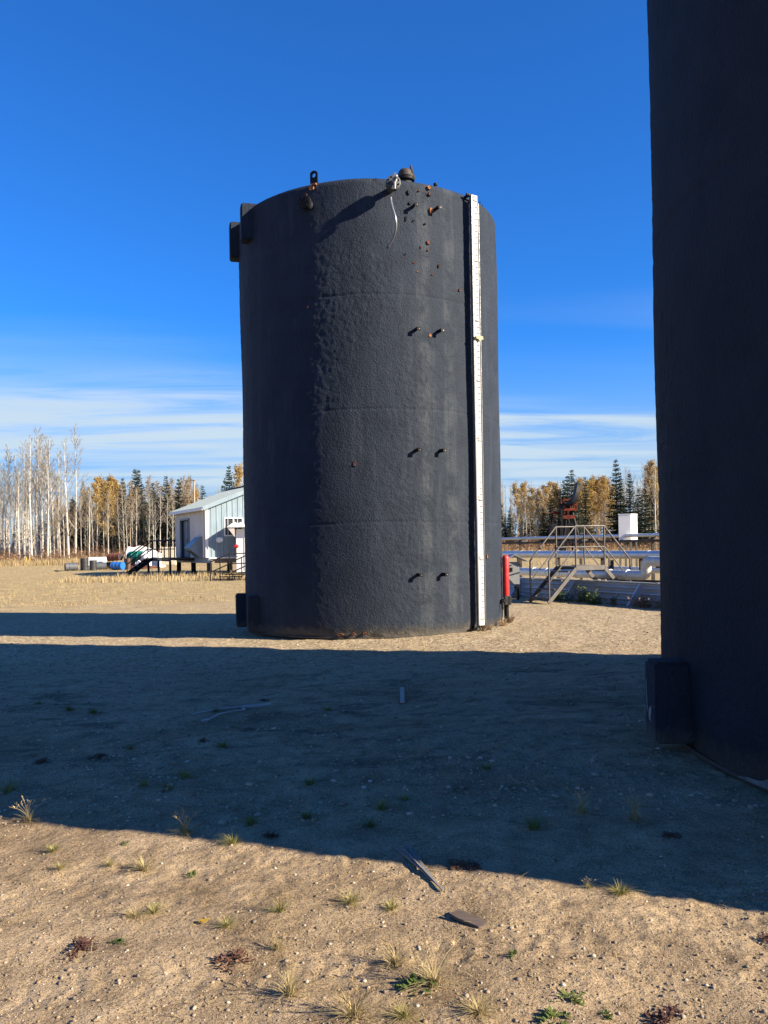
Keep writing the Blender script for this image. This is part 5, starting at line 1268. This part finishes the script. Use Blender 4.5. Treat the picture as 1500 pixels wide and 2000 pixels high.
# stones
ico = bmesh.new(); bmesh.ops.create_icosphere(ico, subdivisions=1, radius=1.0)
IV = np.array([v.co[:] for v in ico.verts]); IF = np.array([[v.index for v in f.verts] for f in ico.faces]); ico.free()
def stones(name, n, y0, y1, smin, smax, seed, label, xr=(-0.62, 0.60), pw=2.2, mat=None):
    rs = np.random.RandomState(seed); Y = y0 * (y1 / y0) ** rs.rand(n); X = (rs.rand(n) * (xr[1] - xr[0]) + xr[0]) * Y
    k = clear(X, Y) & (vnoise(X * 1.1, Y * 1.1, 51) + 0.6 * rs.rand(n) > 0.12); X, Y = X[k], Y[k]; n = len(X)
    s = smin + (smax - smin) * rs.rand(n) ** pw * (rs.rand(n) ** 1.5)
    Zs = np.array([gsurf(a, c) for a, c in zip(X, Y)])
    V = IV[None] * (1 + rs.uniform(-.28, .28, (n, 12, 1))) * (s[:, None, None]) * rs.uniform(0.6, 1.3, (n, 1, 3)) * np.array([1, 1, 0.62])
    a = rs.uniform(0, 6.28, n); ca, sa = np.cos(a)[:, None], np.sin(a)[:, None]
    Vx = V[..., 0] * ca - V[..., 1] * sa; Vy = V[..., 0] * sa + V[..., 1] * ca
    V = np.stack([Vx + X[:, None], Vy + Y[:, None], V[..., 2] + (Zs + s * 0.12)[:, None]], 2).reshape(-1, 3)
    F = (IF[None] + (np.arange(n) * 12)[:, None, None]).reshape(-1, 3)
    o = np_obj(name, V, F, mat or M_stone, smooth=False); return tag(o, label, 'gravel', kind='stuff')
stones('near_gravel', 26000, 2.2, 9.0, 0.002, 0.0125, 61, 'small pale stones and clods scattered over the bare near ground', pw=3.0)
stones('soil_clods', 9000, 2.2, 7.0, 0.002, 0.010, 63, 'crumbly brown soil clods lying over the near clay', pw=2.0, mat=M_clod)
stones('yard_gravel', 26000, 4.5, 24.0, 0.005, 0.026, 62, 'loose gravel strewn across the yard in the middle distance')

# ------------------------------------------------------------------ plants one can tell apart in the foreground
def tuft_mesh(name, seed, n, h, mat, stalks=0, spread=0.85):
    rg = random.Random(seed); b = MB(); s = MB()
    for k in range(n):
        a = rg.uniform(0, 6.28); L = h * rg.uniform(0.5, 1.1); ln = rg.uniform(0.12, 1.0) * spread * 2; r0 = rg.uniform(0, 0.018)
        p = Vector((cos(a) * r0, sin(a) * r0, -0.008)); d = Vector((cos(a), sin(a), 0)); sd_ = Vector((-sin(a), cos(a), 0)) * rg.uniform(0.0016, 0.0032)
        prev = None
        for i in range(5):
            f = i / 4; q = p + d * (L * ln * f * f * 0.8 + L * 0.15 * f * ln) + Vector((0, 0, L * (f - 0.38 * ln * f * f))); w = sd_ * (1 - f * 0.85)
            cur = (q - w, q + w)
            if prev: b.add([prev[0], prev[1], cur[1], cur[0]], [(0, 1, 2, 3)])
            prev = cur
    for k in range(stalks):
        a = rg.uniform(0, 6.28); L = h * rg.uniform(1.0, 1.65); ln = rg.uniform(0.1, 0.9); d = Vector((cos(a), sin(a), 0))
        pts = [Vector((0, 0, 0)) + d * (L * ln * f * f) + Vector((0, 0, L * f * (1 - 0.2 * ln * f))) for f in (0, .33, .66, 1)]
        s.tube(pts, [0.0016, 0.0013, 0.001, 0.0007], 4)
        for j in range(5):
            q = pts[2].lerp(pts[3], rg.uniform(.3, 1)); e = q + Vector((rg.uniform(-.012, .012), rg.uniform(-.012, .012), 0.018)); s.add([q, q + Vector((0.003, 0, 0.008)), e], [(0, 1, 2)])
    root = bpy.data.objects.new(name, None); COL.objects.link(root)
    b.build('blades', mat, root, smooth=False, local=True)
    if stalks: s.build('seed_stalks', M_straw, root, smooth=False, local=True)
    return root
T = {'y': [tuft_mesh('grass_tuft', 500 + i, 120, 0.085, M_tuft, 0) for i in range(3)], 's': [tuft_mesh('grass_tuft', 510 + i, 85, 0.095, M_tuft, 9) for i in range(3)], 'g': [tuft_mesh('grass_tuft', 520 + i, 60, 0.065, M_greent, 0) for i in range(3)]}
uset = set(); rgp = random.Random(8)
def put(proto, x, y, size, label, cat, group=None):
    o = proto if proto.name not in uset and not uset.add(proto.name) else copy_tree(proto)
    p = gp(x, y); o.location = p; o.scale = (size,) * 3; o.rotation_euler = (0, 0, rgp.uniform(0, 6.28)); return tag(o, label, cat, group)
for i, (kd, x, y, sz, lb) in enumerate([
    ('s', 55, 1602, 1.2, 'green tuft with brown seed stalks at the left shadow edge'), ('s', 362, 1632, 1.1, 'stalky tuft straddling the shadow edge left of centre'), ('y', 455, 1652, 1.1, 'low yellow tuft just outside the shadow edge'),
    ('y', 103, 1664, 0.8, 'small pale tuft below the stalky left edge tuft'), ('y', 282, 1698, 1.2, 'dense yellow tuft in the sun below the stalky shadow tuft'), ('y', 215, 1690, 0.7, 'tiny yellow tuft left of the dense yellow one'),
    ('y', 118, 1698, 0.7, 'tiny pale tuft at the lower left in the sun'), ('y', 262, 1790, 0.9, 'thin straw tuft left above the yellow leaf'), ('y', 300, 1782, 0.8, 'thin straw tuft nearest the yellow leaf on its upper left'),
    ('s', 547, 1785, 0.8, 'tall sparse straw stalks in the sun left of the wood splinter'), ('y', 686, 1764, 1.1, 'spiky straw tuft between the sparse stalks and the wood splinter'), ('s', 541, 1855, 0.7, 'small stalky tuft right of the purple brown weed'),
    ('y', 443, 1812, 0.8, 'pale flattened tuft right of the yellow leaf'), ('s', 565, 1945, 1.1, 'large bright straw tuft at the lower centre left'), ('s', 692, 1990, 1.2, 'large stalky straw tuft at the bottom edge'),
    ('s', 848, 1925, 1.25, 'tall dry straw tuft beside the dark green weed'), ('s', 772, 1880, 1.0, 'dry spreading tuft left above the dark green weed'), ('y', 790, 1990, 0.9, 'straw tuft at the bottom edge below the dark green weed'),
    ('y', 935, 1985, 1.0, 'straw tuft at the bottom edge left of the green clover patch'), ('y', 764, 1775, 0.8, 'small straw tuft left of the wood splinter tip'), ('y', 1212, 1745, 1.0, 'green yellow tuft on the shadow edge at the right'), ('s', 1150, 1735, 0.4, 'small leaning stalk tuft left of the right shadow edge tuft')]):
    put(T[kd][i % 3], x, y, sz * 0.82, lb, 'grass')
for i, (x, y, sz) in enumerate([(135, 1388, 1.2), (182, 1392, 1.2), (75, 1372, 1.0), (362, 1520, 1.2), (330, 1545, 0.8), (605, 1535, 1.0), (745, 1582, 1.1), (420, 1390, 0.9), (600, 1598, 0.9), (490, 1612, 1.0), (722, 1612, 0.9), (790, 1562, 0.8), (255, 1465, 0.9), (435, 1462, 1.1), (640, 1388, 1.0), (1042, 1622, 1.1), (18, 1545, 1.4), (950, 1500, 0.9), (280, 1540, 0.9)]):
    put(T['g'][i % 3], x, y, sz * 1.25, 'small green grass tuft inside the broad shadow', 'grass', 'tufts in the broad shadow')
put(T['s'][1], 1135, 1588, 1.0, 'stalky tuft in the shadow left of the right hand shadow tuft', 'grass'); put(T['s'][2], 1240, 1602, 1.0, 'stalky tuft farthest right in the broad shadow', 'grass')

def weed_mesh(name, seed, n, r, mat, hgt=0.03, lw=0.012, stems=True):
    rg = random.Random(seed); b = MB(); s = MB(); arms = [(rg.uniform(0, 6.28), rg.uniform(0.45, 1.35)) for _ in range(6)]
    for k in range(n):
        arm = rg.choice(arms); a = arm[0] + rg.gauss(0, .35); rr = r * arm[1] * rg.random() ** 0.8; c = Vector((cos(a) * rr + rg.gauss(0, .004), sin(a) * rr * 0.8 + rg.gauss(0, .004), rg.uniform(0.002, hgt) * (1.1 - rr / r)))
        az = a + rg.gauss(0, .9); d = Vector((cos(az), sin(az), rg.uniform(-.2, .6))).normalized(); sd_ = d.cross(Vector((rg.uniform(-.4, .4), rg.uniform(-.4, .4), 1))).normalized(); L = lw * rg.uniform(1.2, 3.0); w = lw * rg.uniform(0.35, 0.8); upn = sd_.cross(d)
        curl = rg.uniform(-.35, .35) * L
        pts = [c, c + d * L * .35 + sd_ * w + upn * curl * .4, c + d * L * .35 - sd_ * w + upn * curl * .4, c + d * L * .75 + sd_ * w * .7 + upn * curl, c + d * L * .75 - sd_ * w * .7 + upn * curl, c + d * L + upn * curl * 1.8]
        b.add(pts, [(0, 1, 2), (1, 3, 4, 2), (3, 5, 4)])
        if stems and k % 4 == 0: s.tube([Vector((0, 0, 0)), c * 0.5 + Vector((0, 0, .006)), c], 0.0016, 4)
    root = bpy.data.objects.new(name, None); COL.objects.link(root); b.build('leaves', mat, root, smooth=False, local=True)
    if stems: s.build('stems', M_weed, root, local=True)
    return root
WD = [weed_mesh('dead_weed', 600 + i, 170 - 30 * i, 0.085, M_weed, 0.024, 0.008) for i in range(3)]
for i, (x, y, sz, lb) in enumerate([(155, 1852, 1.25, 'purple brown dead weed clump at the lower left'), (452, 1872, 1.3, 'crumpled brown dead weed clump below the yellow leaf'), (88, 1488, 1.5, 'dark dead weed clump in the shadow at far left'), (195, 1477, 1.0, 'dark dead weed in the shadow right of the far left clump'),
        (903, 1694, 1.3, 'dark dead weed at the shadow edge right of the wood splinter'), (530, 1634, 0.9, 'reddish dead weed in the shadow above the sun edge'), (1300, 1992, 1.2, 'pinkish dead weed at the bottom right edge'), (1310, 1635, 0.9, 'dark dead weed in the shadow at the right'), (400, 1450, 1.0, 'flat dark weed in the shadow below the grey cord'), (930, 1698, 0.8, 'small brown weed beside the weed at the shadow edge'), (515, 1368, 0.9, 'low dark weed beside the upper end of the grey cord'), (1495, 1830, 0.8, 'brown dead weed at the right frame edge')]):
    put(WD[i % 3], x, y, sz * 0.78, lb, 'weed')
GW = [weed_mesh('green_weed', 620 + i, 60, 0.055, M_green, 0.03, 0.011, False) for i in range(3)]
for i, (x, y, sz, lb) in enumerate([(375, 1706, 0.9, 'small green leafy weed in the sun right of the dense yellow tuft'), (1112, 1957, 1.1, 'bright green clover patch at the lower right'), (1085, 1990, 1.2, 'green leafy patch at the bottom edge below the clover'), (1002, 1872, 0.6, 'tiny green weed above the clover patch'), (235, 1842, 0.7, 'green weed beside the purple brown clump'), (818, 1930, 1.5, 'dark green long leaved weed beside the tall straw tuft'), (1185, 1985, 0.6, 'small green sprig right of the clover patch'), (245, 1652, 0.6, 'tiny green weed right below the left shadow edge')]):
    put(GW[i % 3], x, y, sz * 0.72, lb, 'weed')
# weeds along the wall and at the tank feet
def stem_plant(name, seed, h, n, mat, leafw=0.02):
    rg = random.Random(seed); b = MB(); s = MB()
    for k in range(n):
        a = rg.uniform(0, 6.28); L = h * rg.uniform(0.5, 1.1); ln = rg.uniform(.1, .6); d = Vector((cos(a), sin(a), 0)); o = Vector((rg.uniform(-.12, .12), rg.uniform(-.08, .08), -0.02))
        pts = [o + d * (L * ln * f * f) + Vector((0, 0, L * f)) for f in (0, .35, .7, 1)]
        s.tube(pts, [.004, .003, .002, .001], 4)
        for j in range(10):
            q = pts[j % 3].lerp(pts[j % 3 + 1], rg.random()); dd = Vector((rg.uniform(-1, 1), rg.uniform(-1, 1), rg.uniform(-.2, .8))).normalized(); sd_ = dd.orthogonal().normalized(); l = leafw * rg.uniform(1.2, 3)
            b.add([q, q + dd * l * .5 + sd_ * leafw * .5, q + dd * l, q + dd * l * .5 - sd_ * leafw * .5], [(0, 1, 2, 3)])
    root = bpy.data.objects.new(name, None); COL.objects.link(root); b.build('leaves', mat, root, smooth=False, local=True); s.build('stems', M_straw if mat != M_green else M_green, root, local=True); return root
SPg = [stem_plant('wall_weed', 700 + i, 0.30, 16, M_green, 0.028) for i in range(2)]; SPd = [stem_plant('wall_weed', 710 + i, 0.22, 20, M_brush, 0.022) for i in range(2)]
def put3(proto, p, size, label, cat, group=None):
    o = proto if proto.name not in uset and not uset.add(proto.name) else copy_tree(proto)
    o.location = p; o.scale = (size,) * 3; o.rotation_euler = (0, 0, rgp.uniform(0, 6.28)); return tag(o, label, cat, group)
for i, (t, o_, sz, dry) in enumerate([(3.2, -.35, 0.8, 0), (2.7, -.45, 1.0, 0), (2.2, -.3, 1.2, 0), (1.85, -.4, 1.0, 0), (1.5, -.5, 0.9, 0), (1.2, -.3, 0.7, 0), (4.0, -.4, 0.7, 1), (4.8, -.5, 0.6, 1), (0.3, -.35, 1.2, 1), (0.0, -.4, 1.1, 1), (-.3, -.3, 1.2, 1), (0.95, -.45, 0.6, 1), (3.6, -.6, 0.5, 1), (5.5, -.5, .6, 1)]):
    p = WP(t, o_, 0); p.z = gsurf(p.x, p.y)
    put3((SPd if dry else SPg)[i % 2], p, sz, ('reddish dry weed along the corrugated wall' if dry else 'green weed at the corrugated wall by the stile'), 'weed', 'dry wall weeds' if dry else 'green wall weeds')
for i, (th, o_, sz, lb) in enumerate([(R(47), .12, .55, 'dry brown weed left of the gauge board foot'), (R(50), .16, .45, 'second dry weed tucked against the gauge board foot'), (R(66), .10, .6, 'dry weed at the tank foot right of the gauge board'), (R(75), .12, .6, 'dry weed at the tank foot below the red pipe'), (R(82), .15, .5, 'dry weed farthest right at the middle tank foot')]):
    p = S1(th, o_, 0); p.z = gsurf(p.x, p.y); put3(SPd[i % 2], p, sz, lb, 'weed')
for i, (th, o_, sz, lb) in enumerate([(R(-44), .10, 1.0, 'tangled dry weeds at the shaded tank foot, left clump'), (R(-39), .12, 1.1, 'tangled dry weeds at the shaded tank foot, right clump')]):
    p = cyl(C2, R2, th, o_, 0); p.z = gsurf(p.x, p.y); put3(SPd[i % 2], p, sz * 0.8, lb, 'weed')

# ------------------------------------------------------------------ litter on the ground
def leaf(x, y, s, mat, lb):
    p = gp(x, y); b = MB(); K = 12; rg = random.Random(int(x))
    ring = [p + Vector((cos(2 * pi * k / K) * s * (1 if k else 1.35), sin(2 * pi * k / K) * s * 0.8, 0.012 + 0.006 * sin(3 * 2 * pi * k / K + x) + 0.25 * s * cos(2 * pi * k / K))) for k in range(K)]
    b.prism(ring, (0, 0, 0.0008)); o = b.build('fallen_leaf', mat, None); tag(o, lb, 'leaf')
    b = MB(); b.tube([ring[K // 2], ring[K // 2] + Vector((-s * 0.9, -s * 0.3, -0.004))], 0.0012, 5); st = b.build('stem', mat, o)
M_yleaf = simple('yellow_leaf', (0.62, 0.40, 0.03), (0.52, 0.32, 0.03), 60, 0.6)
M_pleaf = simple('pale_leaf', (0.36, 0.29, 0.12), (0.30, 0.22, 0.09), 60, 0.7)
leaf(397, 1803, 0.020, M_yleaf, 'bright yellow fallen leaf on the sunlit clay'); leaf(311, 1424, 0.030, M_pleaf, 'pale fallen leaf in the upper shadow below the cord'); leaf(321, 1549, 0.022, M_pleaf, 'pale fallen leaf in the shadow near the sun edge')
# frayed grey wood splinter
a, e = gp(785, 1660), gp(868, 1748); spl = thing('wood_splinter', a, 'frayed silver grey wood splinter lying across the shadow edge', 'wood'); rg = random.Random(3)
d = (e - a); L = d.length; d.normalize(); sdv = Vector((-d.y, d.x, 0))
for k in range(7):
    o0 = (k - 3) * 0.0055; f0 = rg.uniform(-0.02, 0.10); f1 = 0.62 + rg.uniform(-.08, .38) if k not in (2, 3) else 0.98
    p0 = a + d * L * f0 + sdv * (o0 * 2.0); p1 = a + d * L * (f0 + f1) / 2 + sdv * o0; p2 = a + d * L * f1 + sdv * o0 * 0.4
    b = MB(); pts = [Vector((p_.x, p_.y, gsurf(p_.x, p_.y) + h_)) for p_, h_ in ((p0, 0.02 + 0.004 * (k % 3)), (p1, 0.016), (p2, 0.009))]
    b.bar(pts[0], pts[1], 0.0065, 0.005); b.bar(pts[1], pts[2], 0.0045, 0.005); b.build('strand', M_greywood, spl)
# brown board piece
a, e = gp(886, 1790), gp(944, 1814); d = (e - a); d.z = 0; L = d.length; d.normalize(); sdv = Vector((-d.y, d.x, 0)); c = (a + e) / 2
b = MB(); rg = random.Random(6); ring = []
for (u, v) in ((-.5, -.9), (-.2, -1.05), (.15, -.95), (.5, -.8), (.52, .2), (.47, .95), (.1, 1.0), (-.25, .9), (-.52, .8), (-.47, .1)):
    q = c + d * (u * L) + sdv * (v * 0.034); ring.append(Vector((q.x, q.y, gsurf(c.x, c.y) + 0.004 - 0.006 * u)))
b.prism(ring, (0, 0, 0.012)); o = b.build('wood_piece', M_darkwood, None, bevel=0.002); tag(o, 'short dark brown board piece lying on the sunlit clay', 'wood')
# pale slat in the shadow
a, e = gp(785, 1350), gp(786, 1376); b = MB(); b.bar(a + Vector((0, 0, .03)), e + Vector((0, 0, .02)), 0.042, 0.016); o = b.build('wooden_slat', simple('pale_slat_wood', (0.42, 0.37, 0.30), (0.33, 0.29, 0.23), 12, 0.8, stretch=(6, 1, 1))); tag(o, 'pale wooden slat lying in the shadow before the middle tank', 'wood')
# grey cord
cp = [gp(x, y) + Vector((0, 0, 0.014)) for x, y in ((376, 1397), (412, 1391), (450, 1384), (492, 1379), (528, 1378), (512, 1381), (475, 1383), (478, 1388), (455, 1393), (428, 1400), (410, 1408))]
b = MB(); b.tube(smooth_path(cp, 5), 0.0065, 6); o = b.build('grey_cord', simple('grey_cord_fibre', (0.40, 0.40, 0.40), (0.30, 0.30, 0.30), 40, 0.8)); tag(o, 'looped pale grey cord lying in the shadow', 'cord')
b = MB(); b.tube([cp[-1], cp[-1] + Vector((-0.02, -0.07, 0.0)), cp[-1] + Vector((-0.05, -0.10, 0.004))], [0.008, 0.015, 0.006], 6); b.build('frayed_end', o.data.materials[0], o)

# ------------------------------------------------------------------ labels of look-alikes, counted from the left as one sees them
ONES = ['first', 'second', 'third', 'fourth', 'fifth', 'sixth', 'seventh', 'eighth', 'ninth', 'tenth', 'eleventh', 'twelfth', 'thirteenth', 'fourteenth', 'fifteenth', 'sixteenth', 'seventeenth', 'eighteenth', 'nineteenth', 'twentieth']
def ordinal(k):
    k += 1
    if k <= 20: return ONES[k - 1]
    t, u = divmod(k, 10); w = {2: 'twent', 3: 'thirt', 4: 'fort', 5: 'fift', 6: 'sixt'}[t]
    return w + 'ieth' if u == 0 else w + 'y-' + ONES[u - 1]
groups = {}
for o in COL.objects:
    if o.parent is None and 'group' in o: groups.setdefault((o['group'], o['label']), []).append(o)
for (g, lb), os_ in groups.items():
    os_.sort(key=lambda o: o.location.x / o.location.y)
    for k, o in enumerate(os_): o['label'] = lb + ', ' + ordinal(k) + ' from the left'
